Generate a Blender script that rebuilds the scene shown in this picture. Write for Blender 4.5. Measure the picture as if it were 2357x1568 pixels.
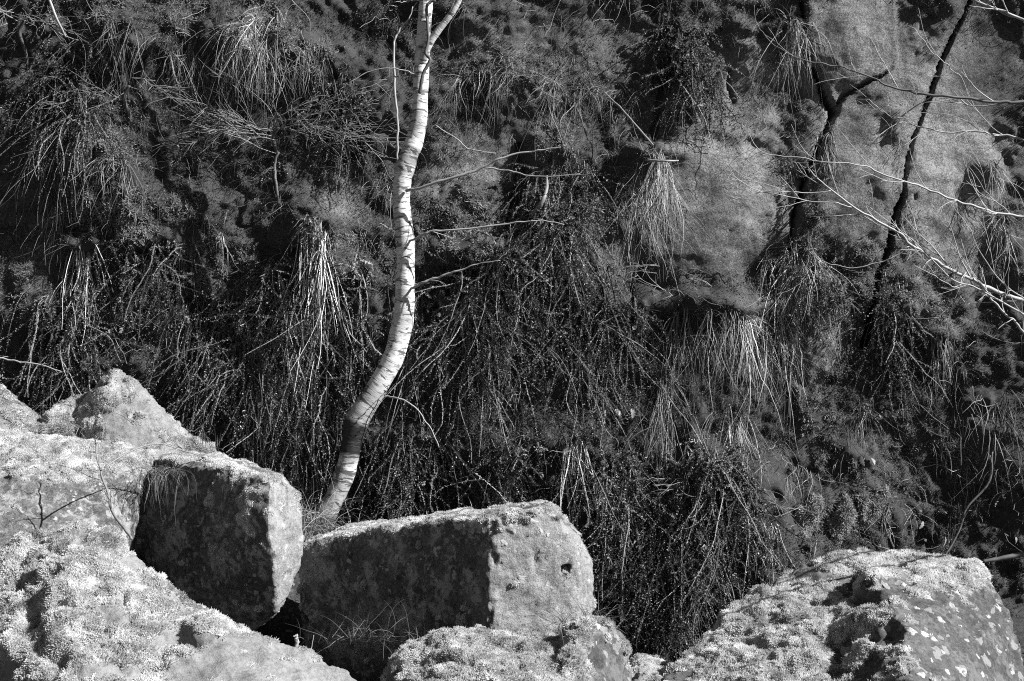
import bpy, bmesh, math, random
import numpy as np
from mathutils import Vector
from mathutils.bvhtree import BVHTree

for o in list(bpy.data.objects):
    bpy.data.objects.remove(o)
SC = bpy.context.scene
COL = SC.collection
RNG = np.random.default_rng(7)
random.seed(7)

# ------------------------------------------------------------------ camera, sky, sun, exposure
CAM_Z = 1.75
LENS = 52.0
cd = bpy.data.cameras.new('camera')
cd.lens = LENS; cd.sensor_width = 36.0; cd.clip_start = 0.05; cd.clip_end = 500.0
cam = bpy.data.objects.new('camera', cd); COL.objects.link(cam)
cam.location = (0, 0, CAM_Z); cam.rotation_euler = (math.radians(90), 0, 0)
SC.camera = cam

SUN = Vector((0.76, -0.30, 0.60)).normalized()          # towards the sun
w = bpy.data.worlds.new('World'); SC.world = w; w.use_nodes = True
nt = w.node_tree; nt.nodes.clear()
sk = nt.nodes.new('ShaderNodeTexSky'); sk.sky_type = 'NISHITA'; sk.sun_disc = False
sk.sun_elevation = math.asin(SUN.z); sk.sun_rotation = math.atan2(SUN.x, SUN.y)
bw = nt.nodes.new('ShaderNodeRGBToBW'); bg = nt.nodes.new('ShaderNodeBackground')
out = nt.nodes.new('ShaderNodeOutputWorld')
nt.links.new(sk.outputs[0], bw.inputs[0]); nt.links.new(bw.outputs[0], bg.inputs[0]); nt.links.new(bg.outputs[0], out.inputs[0])
bg.inputs[1].default_value = 0.05; sk.air_density = 0.4; sk.dust_density = 0.2
sl = bpy.data.lights.new('sun', 'SUN'); sl.energy = 5.0; sl.angle = math.radians(0.5)
sl.color = (1, 1, 1)
so = bpy.data.objects.new('sun', sl); COL.objects.link(so)
so.rotation_euler = SUN.to_track_quat('Z', 'Y').to_euler(); so.location = (12, -6, 12)
SC.view_settings.view_transform = 'Standard'; SC.view_settings.look = 'None'
SC.view_settings.exposure = 1.5; SC.view_settings.gamma = 1.0; SC.view_settings.use_curve_mapping = False
SC.render.engine = 'CYCLES'
SC.cycles.max_bounces = 5; SC.cycles.diffuse_bounces = 2; SC.cycles.glossy_bounces = 2
SC.cycles.use_denoising = False
SC.cycles.filter_width = 1.05

# ------------------------------------------------------------------ measuring frame (photo at 2357 px wide)
K = 18.0 / LENS / 1178.5
def P(px, py, Y):
    return np.array([(px - 1178.5) * K * Y, Y, CAM_Z - (py - 784.0) * K * Y])
def toPX(p):
    return p[..., 0] / (K * p[..., 1]) + 1178.5, 784.0 - (p[..., 2] - CAM_Z) / (K * p[..., 1])

# ------------------------------------------------------------------ numpy noise
def _h(ix, iy, iz, seed):
    h = (ix.astype(np.uint32) * np.uint32(374761393)) ^ (iy.astype(np.uint32) * np.uint32(668265263)) ^ (iz.astype(np.uint32) * np.uint32(2147483647 - 58)) ^ np.uint32((seed * 974634777) & 0xffffffff)
    h = (h ^ (h >> np.uint32(13))) * np.uint32(1274126177)
    h = (h ^ (h >> np.uint32(15))) * np.uint32(2246822519)
    return ((h ^ (h >> np.uint32(16))) & np.uint32(0xffffff)).astype(np.float32) / 8388607.5 - 1.0
def vnoise(p, seed=0):
    p = np.asarray(p, dtype=np.float64)
    f = np.floor(p); i = f.astype(np.int64); t = (p - f).astype(np.float32)
    t = t * t * t * (t * (t * 6 - 15) + 10)
    r = 0
    for dx in (0, 1):
        wx = t[:, 0] if dx else 1 - t[:, 0]
        for dy in (0, 1):
            wy = t[:, 1] if dy else 1 - t[:, 1]
            for dz in (0, 1):
                wz = t[:, 2] if dz else 1 - t[:, 2]
                r = r + wx * wy * wz * _h(i[:, 0] + dx, i[:, 1] + dy, i[:, 2] + dz, seed)
    return r
def fbm(p, scale, octv=4, seed=0, gain=0.5):
    p = np.asarray(p) / scale; a = 1.0; s = 0.0
    for o in range(octv):
        s = s + a * vnoise(p + 17.3 * o, seed + o); p = p * 2.03; a *= gain
    return s
def sstep(a, b, x):
    t = np.clip((x - a) / (b - a), 0, 1); return t * t * (3 - 2 * t)
def nrm(v):
    return v / (np.linalg.norm(v, axis=-1, keepdims=True) + 1e-9)

# ------------------------------------------------------------------ mesh building
class MB:
    """collects triangles and quads (numpy) with a tone per vertex; build() links ONE mesh object"""
    def __init__(s): s.v = []; s.q = []; s.t = []; s.c = []; s.n = 0
    def add(s, v, q=None, t=None, tone=1.0):
        v = np.asarray(v, dtype=np.float32).reshape(-1, 3)
        if q is not None and len(q): s.q.append(np.asarray(q).reshape(-1, 4) + s.n)
        if t is not None and len(t): s.t.append(np.asarray(t).reshape(-1, 3) + s.n)
        s.v.append(v); s.c.append(np.broadcast_to(np.asarray(tone, dtype=np.float32), (len(v),)).copy()); s.n += len(v)
    def mesh(s, name, mat, smooth=False):
        me = bpy.data.meshes.new(name)
        v = np.concatenate(s.v)
        q = np.concatenate(s.q) if s.q else np.zeros((0, 4), int)
        t = np.concatenate(s.t) if s.t else np.zeros((0, 3), int)
        loops = np.concatenate([q.ravel(), t.ravel()]).astype(np.int32)
        tot = np.concatenate([np.full(len(q), 4), np.full(len(t), 3)]).astype(np.int32)
        start = np.concatenate([[0], np.cumsum(tot)[:-1]]).astype(np.int32)
        me.vertices.add(len(v)); me.vertices.foreach_set('co', v.ravel())
        me.loops.add(len(loops)); me.loops.foreach_set('vertex_index', loops)
        me.polygons.add(len(tot)); me.polygons.foreach_set('loop_start', start)
        me.update(calc_edges=True)
        a = me.attributes.new('tone', 'FLOAT', 'POINT'); a.data.foreach_set('value', np.concatenate(s.c))
        if smooth: me.polygons.foreach_set('use_smooth', np.ones(len(tot), bool))
        if mat: me.materials.append(mat)
        return me
    def build(s, name, mat, parent=None, smooth=False, loc=None):
        me = s.mesh(name, mat, smooth)
        o = bpy.data.objects.new(name, me); COL.objects.link(o)
        if parent is not None: o.parent = parent
        if loc is not None: o.location = loc
        return o
def tag(o, label=None, cat=None, group=None, kind=None):
    if label: o['label'] = label
    if cat: o['category'] = cat
    if group: o['group'] = group
    if kind: o['kind'] = kind
    return o
def empty(name, loc=(0, 0, 0)):
    o = bpy.data.objects.new(name, None); COL.objects.link(o); o.location = loc; o.empty_display_size = 0.05
    return o

def tube(mb, pts, rad, sides=6, tone=1.0, rough=0.0, cap=True):
    pts = np.asarray(pts, float); n = len(pts); rad = np.broadcast_to(np.asarray(rad, float), (n,))
    tan = nrm(np.gradient(pts, axis=0))
    up = np.array([0.31, 0.9, 0.2]); a = nrm(np.cross(tan, up)); b = np.cross(tan, a)
    th = np.linspace(0, 2 * np.pi, sides, endpoint=False)
    r = rad[:, None] * np.ones(sides)[None]
    if rough: r = r * (1 + rough * RNG.standard_normal((n, sides)))
    v = pts[:, None, :] + r[..., None] * (np.cos(th)[None, :, None] * a[:, None, :] + np.sin(th)[None, :, None] * b[:, None, :])
    v = v.reshape(-1, 3)
    i, j = np.meshgrid(np.arange(n - 1), np.arange(sides), indexing='ij'); j2 = (j + 1) % sides
    q = np.stack([i * sides + j, i * sides + j2, (i + 1) * sides + j2, (i + 1) * sides + j], -1).reshape(-1, 4)
    t = None
    if cap:
        v = np.vstack([v, pts[:1], pts[-1:]]); c0, c1 = n * sides, n * sides + 1
        jj = np.arange(sides)
        t = np.vstack([np.stack([np.full(sides, c0), (jj + 1) % sides, jj], -1),
                       np.stack([np.full(sides, c1), (n - 1) * sides + jj, (n - 1) * sides + (jj + 1) % sides], -1)])
    mb.add(v, q=q, t=t, tone=tone)
def spline(ctrl, n):
    """Catmull-Rom through control rows (any number of columns)"""
    c = np.asarray(ctrl, float); m = len(c)
    c = np.vstack([2 * c[0] - c[1], c, 2 * c[-1] - c[-2]])
    u = np.linspace(0, m - 1 - 1e-6, n); i = u.astype(int); t = (u - i)[:, None]
    p0, p1, p2, p3 = c[i], c[i + 1], c[i + 2], c[i + 3]
    return 0.5 * ((2 * p1) + (-p0 + p2) * t + (2 * p0 - 5 * p1 + 4 * p2 - p3) * t ** 2 + (-p0 + 3 * p1 - 3 * p2 + p3) * t ** 3)

# ------------------------------------------------------------------ materials (greys: the photograph is black and white)
def base_mat(name, rough=0.85, spec=0.2):
    m = bpy.data.materials.new(name); m.use_nodes = True
    b = m.node_tree.nodes['Principled BSDF']
    b.inputs['Roughness'].default_value = rough; b.inputs['Specular IOR Level'].default_value = spec
    return m, m.node_tree, b
def N(t, ty, **kw):
    n = t.nodes.new(ty)
    for k, v in kw.items():
        if k in n.inputs: n.inputs[k].default_value = v
        else: setattr(n, k, v)
    return n
def noise_n(t, vec, scale, detail=6, rough=0.6, dist=0.0):
    n = N(t, 'ShaderNodeTexNoise'); n.inputs['Scale'].default_value = scale
    n.inputs['Detail'].default_value = detail; n.inputs['Roughness'].default_value = rough; n.inputs['Distortion'].default_value = dist
    t.links.new(vec, n.inputs['Vector']); return n.outputs[0]
def ramp(t, val, stops):
    r = N(t, 'ShaderNodeValToRGB'); t.links.new(val, r.inputs[0])
    e = r.color_ramp.elements
    while len(e) < len(stops): e.new(0.5)
    for i, (p, c) in enumerate(stops): e[i].position = p; e[i].color = (c, c, c, 1)
    return r.outputs[0]
def math_n(t, op, a, b=None, clamp=False):
    n = N(t, 'ShaderNodeMath'); n.operation = op; n.use_clamp = clamp
    for i, x in enumerate((a, b)):
        if x is None: continue
        if isinstance(x, (int, float)): n.inputs[i].default_value = x
        else: t.links.new(x, n.inputs[i])
    return n.outputs[0]
def mixf(t, f, a, b):
    n = N(t, 'ShaderNodeMix'); n.data_type = 'FLOAT'
    for s, x in ((0, f), (2, a), (3, b)):
        if isinstance(x, (int, float)): n.inputs[s].default_value = x
        else: t.links.new(x, n.inputs[s])
    return n.outputs[0]

def rock_mat(name, lo, hi, moss=0.28, spots=0.0, spot_scale=14.0, stain=0.5, streak=False, bump=0.6, mottle=0.0, lich=.3, pale=0.0, mix=(.5, .42, .28), gs=55.0):
    m, t, b = base_mat(name, 0.9, 0.15)
    tc = N(t, 'ShaderNodeTexCoord').outputs['Object']
    mp = N(t, 'ShaderNodeMapping'); t.links.new(tc, mp.inputs[0]); vec = mp.outputs[0]
    if streak: mp.inputs['Scale'].default_value = (0.6, 1.0, 1.3); mp.inputs['Rotation'].default_value = (0, math.radians(-32), 0)
    big = noise_n(t, vec, 2.3, 5, 0.6, 0.3)
    med = noise_n(t, vec, 13.0, 8, 0.68)
    fine = noise_n(t, tc, 150.0, 4, 0.75)
    grain = noise_n(t, tc, gs, 6, 0.75, 0.4)
    v = mixf(t, mix[0], big, med)
    v = mixf(t, mix[1], v, grain); v = mixf(t, mix[2], v, fine)
    col = ramp(t, v, [(0.40, lo * stain), (0.48, lo), (0.555, hi)])
    if mottle:
        mo = math_n(t, 'ADD', math_n(t, 'MULTIPLY', noise_n(t, vec, 7.0, 8, 0.72), 0.6), math_n(t, 'MULTIPLY', noise_n(t, vec, 30.0, 5, 0.7), 0.4))
        col = mixf(t, ramp(t, mo, [(0.5, 0.0), (0.56, mottle)]), col, lich)
    if spots > 0:
        vo = N(t, 'ShaderNodeTexVoronoi'); vo.inputs['Scale'].default_value = spot_scale
        wv = N(t, 'ShaderNodeVectorMath'); wv.operation = 'ADD'
        ns = N(t, 'ShaderNodeTexNoise'); ns.inputs['Scale'].default_value = 30.0; t.links.new(vec, ns.inputs['Vector'])
        sc = N(t, 'ShaderNodeVectorMath'); sc.operation = 'SCALE'; sc.inputs['Scale'].default_value = 0.05
        t.links.new(ns.outputs['Color'], sc.inputs[0]); t.links.new(vec, wv.inputs[0]); t.links.new(sc.outputs[0], wv.inputs[1])
        t.links.new(wv.outputs[0], vo.inputs['Vector'])
        wn = N(t, 'ShaderNodeSeparateColor'); t.links.new(vo.outputs['Color'], wn.inputs[0])
        rad = math_n(t, 'MULTIPLY', math_n(t, 'POWER', wn.outputs[0], 2.2), 0.5 * spots)
        msk = ramp(t, math_n(t, 'SUBTRACT', math_n(t, 'ADD', rad, 0.5), vo.outputs['Distance']), [(0.485, 0.0), (0.515, 1.0)])
        lich = ramp(t, fine, [(0.3, lich * .85), (0.7, lich * 1.4)])
        col = mixf(t, math_n(t, 'MULTIPLY', msk, 0.85), col, lich)
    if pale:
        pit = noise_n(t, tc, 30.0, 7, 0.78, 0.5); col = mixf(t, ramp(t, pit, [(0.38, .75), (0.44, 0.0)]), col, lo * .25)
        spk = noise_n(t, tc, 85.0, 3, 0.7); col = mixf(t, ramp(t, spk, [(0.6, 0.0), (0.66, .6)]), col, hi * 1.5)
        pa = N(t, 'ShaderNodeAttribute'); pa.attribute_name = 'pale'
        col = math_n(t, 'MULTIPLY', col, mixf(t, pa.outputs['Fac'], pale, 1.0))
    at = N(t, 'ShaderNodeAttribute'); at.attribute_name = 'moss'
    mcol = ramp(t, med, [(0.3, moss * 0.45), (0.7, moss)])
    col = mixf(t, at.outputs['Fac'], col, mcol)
    t.links.new(col, b.inputs['Base Color'])
    bp = N(t, 'ShaderNodeBump'); bp.inputs['Strength'].default_value = bump; bp.inputs['Distance'].default_value = 0.016
    hgt = math_n(t, 'ADD', math_n(t, 'ADD', math_n(t, 'MULTIPLY', med, 0.8), math_n(t, 'MULTIPLY', grain, 0.8)), math_n(t, 'MULTIPLY', fine, 0.4))
    t.links.new(hgt, bp.inputs['Height']); t.links.new(bp.outputs[0], b.inputs['Normal'])
    return m
def tone_mat(name, val, rough=0.65, spec=0.25, trans=0.0, gloss=None):
    """albedo = val * per-blade tone"""
    m, t, b = base_mat(name, rough, spec)
    at = N(t, 'ShaderNodeAttribute'); at.attribute_name = 'tone'
    c = math_n(t, 'MULTIPLY', at.outputs['Fac'], val, True)
    t.links.new(c, b.inputs['Base Color'])
    if trans:
        tr = N(t, 'ShaderNodeBsdfTranslucent'); t.links.new(c, tr.inputs[0])
        mx = N(t, 'ShaderNodeMixShader'); mx.inputs[0].default_value = trans
        o = t.nodes['Material Output']
        t.links.new(b.outputs[0], mx.inputs[1]); t.links.new(tr.outputs[0], mx.inputs[2]); t.links.new(mx.outputs[0], o.inputs[0])
    return m
M = {}
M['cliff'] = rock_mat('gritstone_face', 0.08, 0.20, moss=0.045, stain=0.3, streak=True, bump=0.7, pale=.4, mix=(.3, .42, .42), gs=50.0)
M['slab'] = rock_mat('gritstone_block', 0.13, 0.20, moss=0.34, stain=0.55, bump=0.6, mottle=0.35, lich=.22)
M['slab_lichen'] = rock_mat('lichened_gritstone', 0.045, 0.085, moss=0.34, spots=1.0, spot_scale=18, stain=0.6, bump=0.55, mottle=0.4, lich=.16)
M['slab_dark'] = rock_mat('dark_gritstone', 0.055, 0.12, moss=0.32, spots=0.7, spot_scale=24, stain=0.4, bump=0.6, mottle=0.75, lich=.26)  # darker stone with pale mottling and lichen spots
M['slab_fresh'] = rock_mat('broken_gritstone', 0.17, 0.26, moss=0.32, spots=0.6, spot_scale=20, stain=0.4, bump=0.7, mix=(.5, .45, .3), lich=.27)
M['bark'] = rock_mat('grey_bark', 0.05, 0.13, stain=.5, bump=.8)
M['soil'] = rock_mat('soil', 0.02, 0.05, moss=0.05, stain=0.5)
M['moss'] = tone_mat('moss_shoots', 0.50, 0.7, 0.12, 0.4)
M['cliff_moss'] = tone_mat('cliff_moss', 0.17, 0.7, 0.15, 0.25)
M['straw'] = tone_mat('dry_straw', 0.34, 0.45, 0.3, 0.12)
M['grass'] = tone_mat('dead_grass', 0.19, 0.5, 0.2, 0.2)
M['stem'] = tone_mat('heather_stem', 0.055, 0.6, 0.2)
M['leaf'] = tone_mat('heather_leaf', 0.12, 0.6, 0.15, 0.12)
M['twig'] = tone_mat('bare_twig', 0.23, 0.5, 0.3)
M['darktwig'] = tone_mat('dark_twig', 0.08, 0.6, 0.3)
M['greytwig'] = tone_mat('grey_twig', 0.15, 0.55, 0.3)
M['litter'] = tone_mat('dead_leaf', 0.24, 0.6, 0.25, 0.25)
M['lichen'] = rock_mat('pale_lichen', 0.22, 0.31, stain=0.75, bump=0.4)

# ------------------------------------------------------------------ the cliff: a relief over (x, z)
K9 = K * 9.0
def nominal(x, z):
    return x / K9 + 1178.5, 784.0 - (z - CAM_Z) / K9
CRACKS = [  # rows: px, py, half width in px ; depth m
    ([(1838, -120, 6), (1845, 0, 7), (1848, 60, 7), (1862, 130, 8), (1880, 180, 9), (1905, 235, 12), (1920, 258, 13)], 0.22),
    ([(1920, 258, 14), (1902, 300, 9), (1875, 360, 10), (1850, 420, 7), (1835, 480, 6), (1822, 540, 5), (1806, 600, 3)], 0.12),
    ([(1920, 258, 10), (1945, 220, 11), (1985, 200, 7), (2025, 180, 3.5), (2050, 160, 1.2)], 0.07),
    ([(2275, -120, 8), (2235, 0, 7), (2205, 60, 7), (2170, 140, 7), (2150, 190, 9), (2125, 260, 5), (2105, 320, 6), (2090, 380, 7), (2083, 440, 11), (2065, 500, 13), (2045, 570, 11), (2025, 640, 11), (2008, 720, 12), (1990, 800, 12)], 0.26),
    ([(1682, 160, 3), (1678, 205, 5), (1692, 245, 4)], 0.05),
    ([(1538, 150, 10), (1520, 230, 16), (1505, 310, 16), (1498, 345, 10)], 0.05),
    ([(1196, 330, 10), (1200, 420, 22), (1180, 500, 24), (1168, 570, 12)], 0.06),
]
BUMPS = [  # px, py, rx, ry, amp (m, towards the camera)
    (590, 90, 120, 80, 0.22), (720, 120, 80, 80, 0.12), (300, 60, 160, 80, 0.10), (150, 330, 160, 110, 0.14),
    (260, 490, 150, 90, 0.16), (40, 170, 60, 50, 0.10), (60, 640, 70, 120, 0.06), (60, 520, 60, 60, -0.10),
    (420, 470, 80, 60, 0.04), (640, 430, 60, 120, 0.02), (730, 505, 70, 40, 0.16), (190, 570, 60, 30, 0.14), (350, 550, 90, 30, 0.12),
    (1070, 420, 110, 170, 0.10), (820, 590, 90, 80, 0.08), (1130, 580, 120, 35, 0.26), (690, 620, 130, 40, 0.12), (1290, 330, 80, 60, 0.15), (1290, 520, 90, 120, 0.16),
    (1160, 180, 140, 60, 0.10), (1130, 60, 90, 80, 0.06), (1350, 100, 160, 110, -0.08), (1500, 345, 70, 25, 0.16),
    (1640, 480, 170, 190, 0.14), (1760, 660, 70, 80, -0.12), (1640, 700, 220, 30, 0.18), (1880, 800, 60, 70, 0.12),
    (2000, 100, 120, 110, 0.03), (1960, 380, 110, 120, 0.04), (1980, 620, 90, 110, 0.05), (2150, 400, 90, 130, 0.04), (2320, 100, 80, 160, -0.10),
    (2300, 390, 40, 40, 0.10), (2140, 700, 70, 100, 0.06), (2290, 650, 60, 120, -0.10), (2170, 775, 40, 20, 0.12),
    (1940, 1050, 60, 40, 0.07), (1860, 950, 60, 70, 0.05),
    (1640, 1080, 140, 60, 0.12), (1300, 1000, 90, 40, 0.14), (1150, 1030, 90, 40, 0.1), (920, 1000, 110, 40, 0.12),
    (2150, 1060, 120, 110, -0.08), (2320, 1100, 80, 160, 0.03), (250, 720, 160, 50, 0.06), (400, 850, 250, 80, 0.05),
]
def polydist(px, py, rows):
    """signed margin: distance to the polyline minus its half width there"""
    best = np.full(px.shape, 1e9)
    for (x0, y0, w0), (x1, y1, w1) in zip(rows[:-1], rows[1:]):
        dx, dy = x1 - x0, y1 - y0
        t = np.clip(((px - x0) * dx + (py - y0) * dy) / (dx * dx + dy * dy), 0, 1)
        d = np.hypot(px - x0 - t * dx, py - y0 - t * dy) / np.maximum((w0 + t * (w1 - w0)) * .68, .5)
        best = np.minimum(best, d)
    return best
def crack_x(rows, py):
    r = np.array(rows); return np.interp(py, r[:, 1], r[:, 0])
C1 = CRACKS[0][0] + CRACKS[1][0][1:]
C3 = CRACKS[3][0]

# where plants leave the stone bare (ellipses in the photo), 0 = plants, 1 = bare
BARE = [(1070, 430, 125, 170, 1), (1640, 470, 200, 210, 1), (1990, 130, 170, 190, 1.1), (1960, 400, 140, 190, 1), (2200, 350, 150, 330, 1.0),
        (1760, 660, 80, 80, 1), (1700, 200, 130, 130, .8), (50, 560, 85, 170, .9), (410, 260, 50, 110, .9), (1880, 800, 70, 70, .9), (2310, 100, 120, 180, .9),
        (1960, 620, 120, 100, .55), (2150, 720, 80, 120, .7), (1350, 90, 200, 110, .5), (790, 440, 60, 70, .6), (1870, 960, 60, 100, .6), (1500, 260, 70, 80, .5),
        (2060, 1020, 90, 60, .6), (2310, 1050, 90, 180, .5), (1130, 80, 90, 90, .4), (1430, 590, 60, 60, .5), (30, 420, 70, 60, .6)]
def bare_at(px, py):
    b = np.zeros(px.shape)
    for (bx, by, rx, ry, a) in BARE:
        b = np.maximum(b, a * (1 - sstep(0.65, 1.1, np.hypot((px - bx) / rx, (py - by) / ry))))
    return np.clip(b, 0, 1)
LIT_PALE = [(1690, 430, 300, 260), (2000, 330, 300, 330), (1990, 90, 250, 190), (2200, 470, 160, 260), (1300, 480, 60, 200), (1180, 120, 160, 120), (1880, 860, 90, 120), (1060, 450, 110, 150), (1850, 800, 80, 90), (1750, 250, 90, 150), (2150, 700, 70, 100), (60, 620, 70, 90), (780, 440, 60, 60)]  # sunlit patches of the face, painted in as paler stone colour
MOSSY = [(260, 490, 130, 90, 1), (420, 470, 70, 60, .8), (820, 590, 100, 90, 1), (1050, 500, 110, 110, .8), (600, 90, 120, 110, 1), (720, 130, 70, 70, .8), (1030, 330, 60, 60, .3),
         (220, 340, 130, 120, .7), (330, 260, 120, 60, .4), (40, 640, 70, 110, .35), (1280, 330, 70, 80, .6), (1290, 540, 80, 120, .5), (1150, 590, 90, 40, .8), (300, 30, 220, 70, .5),
         (1850, 1200, 60, 50, 1), (1935, 1185, 60, 50, 1), (2010, 1160, 60, 50, .9), (1960, 640, 110, 100, .6), (1950, 1060, 90, 60, .6), (2150, 700, 80, 100, .5), (1880, 800, 60, 60, .3),
         (1620, 120, 100, 130, .45), (450, 640, 220, 90, .6), (600, 860, 240, 110, .4), (1150, 160, 150, 60, .5), (1880, 930, 90, 110, .5), (2120, 1050, 140, 120, .4)]
def mossy_at(px, py):
    b = np.zeros(px.shape)
    for (bx, by, rx, ry, a) in MOSSY:
        b = np.maximum(b, a * (1 - sstep(0.5, 1.15, np.hypot((px - bx) / rx, (py - by) / ry))))
    return b

fx = np.arange(-420, 2800, 5.2); fz = np.arange(-260, 1640, 5.2)
xs = (fx - 1178.5) * K9; zs = CAM_Z - (fz - 784) * K9
xs = np.concatenate([np.arange(-9, xs[0], 0.09), xs, np.arange(xs[-1] + 0.05, 9, 0.09)])
zs = np.concatenate([np.arange(-1.0, zs[-1], 0.08), zs[::-1], np.arange(zs[0] + 0.05, 6.5, 0.09)])
GX, GZ = np.meshgrid(xs, zs, indexing='xy')
shape = GX.shape
fxv, fzv = GX.ravel(), GZ.ravel()
npx, npy_ = nominal(fxv, fzv)
P3 = np.stack([fxv, np.zeros_like(fxv), fzv], -1)
bar0 = bare_at(npx, npy_)
D = 0.11 * fbm(P3 * [1, 1, 0.8], 1.1, 2, 3) + (1 - .35 * bar0) * 0.06 * fbm(P3, 0.40, 3, 11)
rd = 1 - np.abs(fbm(P3 * [1.2, 1, .7], 0.5, 3, 23)); D += 0.05 * rd * (1 - .5 * bar0)
D += np.clip(mossy_at(npx, npy_), 0, 1) * (0.040 * fbm(P3, 0.12, 2, 13) + 0.03 * fbm(P3, 0.05, 2, 14))
D += (1 - bar0) * (0.022 * fbm(P3, 0.06, 2, 15))
for (bx, by, rx, ry, a) in BUMPS:
    D += a * np.exp(-(((npx - bx) / rx) ** 2 + ((npy_ - by) / ry) ** 2) ** 1.3)
y0 = 9.05 + 0.10 * (fzv - CAM_Z) - D
y0 -= 0.10 * sstep(900, 1500, npy_)
apx, apy = fxv / (K * y0) + 1178.5, 784 - (fzv - CAM_Z) / (K * y0)       # where it shows
wob = np.stack([apx, np.zeros_like(apx), apy], -1)
wx = apx + 4 * fbm(wob, 45, 3, 41); wy = apy + 4 * fbm(wob, 45, 3, 51)
# the blocks either side of the joints stand at slightly different depths
c1x, c3x = crack_x(C1, wy), crack_x(C3, wy)
mid = (wx > c1x) & (wx < c3x) & (wy < 760); rgt = (wx >= c3x) & (wy < 760)
up = mid & (wy < 262) & (wy < np.interp(wx, [1920, 1945, 1985, 2030, 2060], [258, 218, 200, 176, 150])) & (wx < 2060)
fade = 1 - sstep(430, 640, wy)
y0 = y0 + fade * (np.where(mid, -0.012, 0) + np.where(rgt, 0.045, 0)) + np.where(up, -0.03, 0)
rocky = fbm(P3 * [1, 1, 1.5], 0.13, 4, 61)
flake = fbm(P3 * [1, 1, 1.3], 0.09, 2, 75); y0 = y0 - (0.017 - .010 * bar0) * rocky - (.007 - .0055 * bar0) * fbm(P3, 0.045, 2, 71) - .004 * bar0 * sstep(.0, .5, flake)
for sc_, am_, sd_ in ((.50, .009, 201),):      # the stone breaks in plates with crisp risers
    fac = fbm(P3 * [1, 1, 1.1], sc_, 5, sd_) * 1.3; y0 = y0 - am_ * bar0 * (np.floor(fac) + sstep(.38, .62, fac - np.floor(fac)) - fac)
fis = np.abs(fbm(P3 * [1.2, 1, 1], .45, 4, 211)); y0 = y0 + .012 * bar0 * (1 - sstep(.0, .016, fis)) * sstep(0, .3, fbm(P3, .6, 2, 213))
for rows, dep in CRACKS:
    d = polydist(wx, wy, rows)
    y0 = y0 + dep * (1 - sstep(0.5, 1.0, d)) + 0.02 * np.exp(-np.maximum(d - 1, 0) / 1.5) * (d > 1) * 0.5
CY = y0.reshape(shape)
def cliff_y(x, z):
    i = np.clip(np.searchsorted(xs, x) - 1, 0, len(xs) - 2); j = np.clip(np.searchsorted(zs, z) - 1, 0, len(zs) - 2)
    u = np.clip((x - xs[i]) / (xs[i + 1] - xs[i]), 0, 1); v = np.clip((z - zs[j]) / (zs[j + 1] - zs[j]), 0, 1)
    return (CY[j, i] * (1 - u) + CY[j, i + 1] * u) * (1 - v) + (CY[j + 1, i] * (1 - u) + CY[j + 1, i + 1] * u) * v
def on_cliff(px, py):
    px = np.asarray(px, float); py = np.asarray(py, float); Y = np.full(px.shape, 8.9)
    for _ in range(5):
        x = (px - 1178.5) * K * Y; z = CAM_Z - (py - 784) * K * Y; Y = 0.4 * Y + 0.6 * cliff_y(x, z)
    x = (px - 1178.5) * K * Y; z = CAM_Z - (py - 784) * K * Y
    return np.stack([x, cliff_y(x, z), z], -1)
def cliff_n(p, e=0.03):
    gx = (cliff_y(p[:, 0] + e, p[:, 2]) - cliff_y(p[:, 0] - e, p[:, 2])) / (2 * e)
    gz = (cliff_y(p[:, 0], p[:, 2] + e) - cliff_y(p[:, 0], p[:, 2] - e)) / (2 * e)
    return nrm(np.stack([np.clip(gx, -.7, .7), -np.ones(len(p)), np.clip(gz, -.7, .7)], -1))

# cliff mesh, cut along its joints into the face and the two great blocks
V = np.stack([fxv, CY.ravel(), fzv], -1)
ny, nx = shape
ii, jj = np.meshgrid(np.arange(nx - 1), np.arange(ny - 1), indexing='xy')
a = (jj * nx + ii).ravel()
Q = np.stack([a, a + 1, a + nx + 1, a + nx], -1)
vn = np.zeros_like(V)
fn = np.cross(V[Q[:, 2]] - V[Q[:, 0]], V[Q[:, 3]] - V[Q[:, 1]])
for k in range(4): 
    for c in range(3): vn[:, c] += np.bincount(Q[:, k], weights=fn[:, c], minlength=len(V))
vn = nrm(vn)
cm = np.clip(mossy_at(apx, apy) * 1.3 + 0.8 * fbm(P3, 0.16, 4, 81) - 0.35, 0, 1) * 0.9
plant_shade = np.clip(1 - bare_at(apx, apy), 0, 1)  # moss-dark stone under the plants, painting in the shade of the gaps
cm = np.clip(np.maximum(cm, plant_shade * 0.75), 0, 1)  # the moss mask also carries that painted shade behind the plants
pale = sum(np.exp(-(((apx - a_) / c_) ** 2 + ((apy - b_) / d_) ** 2)) for a_, b_, c_, d_ in LIT_PALE); SHADE_STAIN = [(1790, 230, 60, 130, .5), (1760, 650, 80, 90, .7), (2280, 130, 110, 200, .7), (2150, 570, 60, 110, .4), (1640, 250, 110, 70, .4), (2110, 40, 50, 60, .3), (1960, 250, 60, 60, .3), (1560, 560, 60, 80, .3)]  # dark stains plus shadow pockets, both painted into the stone colour
pale = pale - sum(e_ * np.exp(-(((wx - a_) / c_) ** 2 + ((wy - b_) / d_) ** 2)) for a_, b_, c_, d_, e_ in SHADE_STAIN)
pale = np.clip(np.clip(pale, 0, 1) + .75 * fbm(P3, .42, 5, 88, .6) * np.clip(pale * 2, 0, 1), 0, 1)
reg = np.where(mid, 1, np.where(rgt & (wx < 2480), 2, 0))
fr = reg[Q].max(axis=1)
cliff = None
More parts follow.
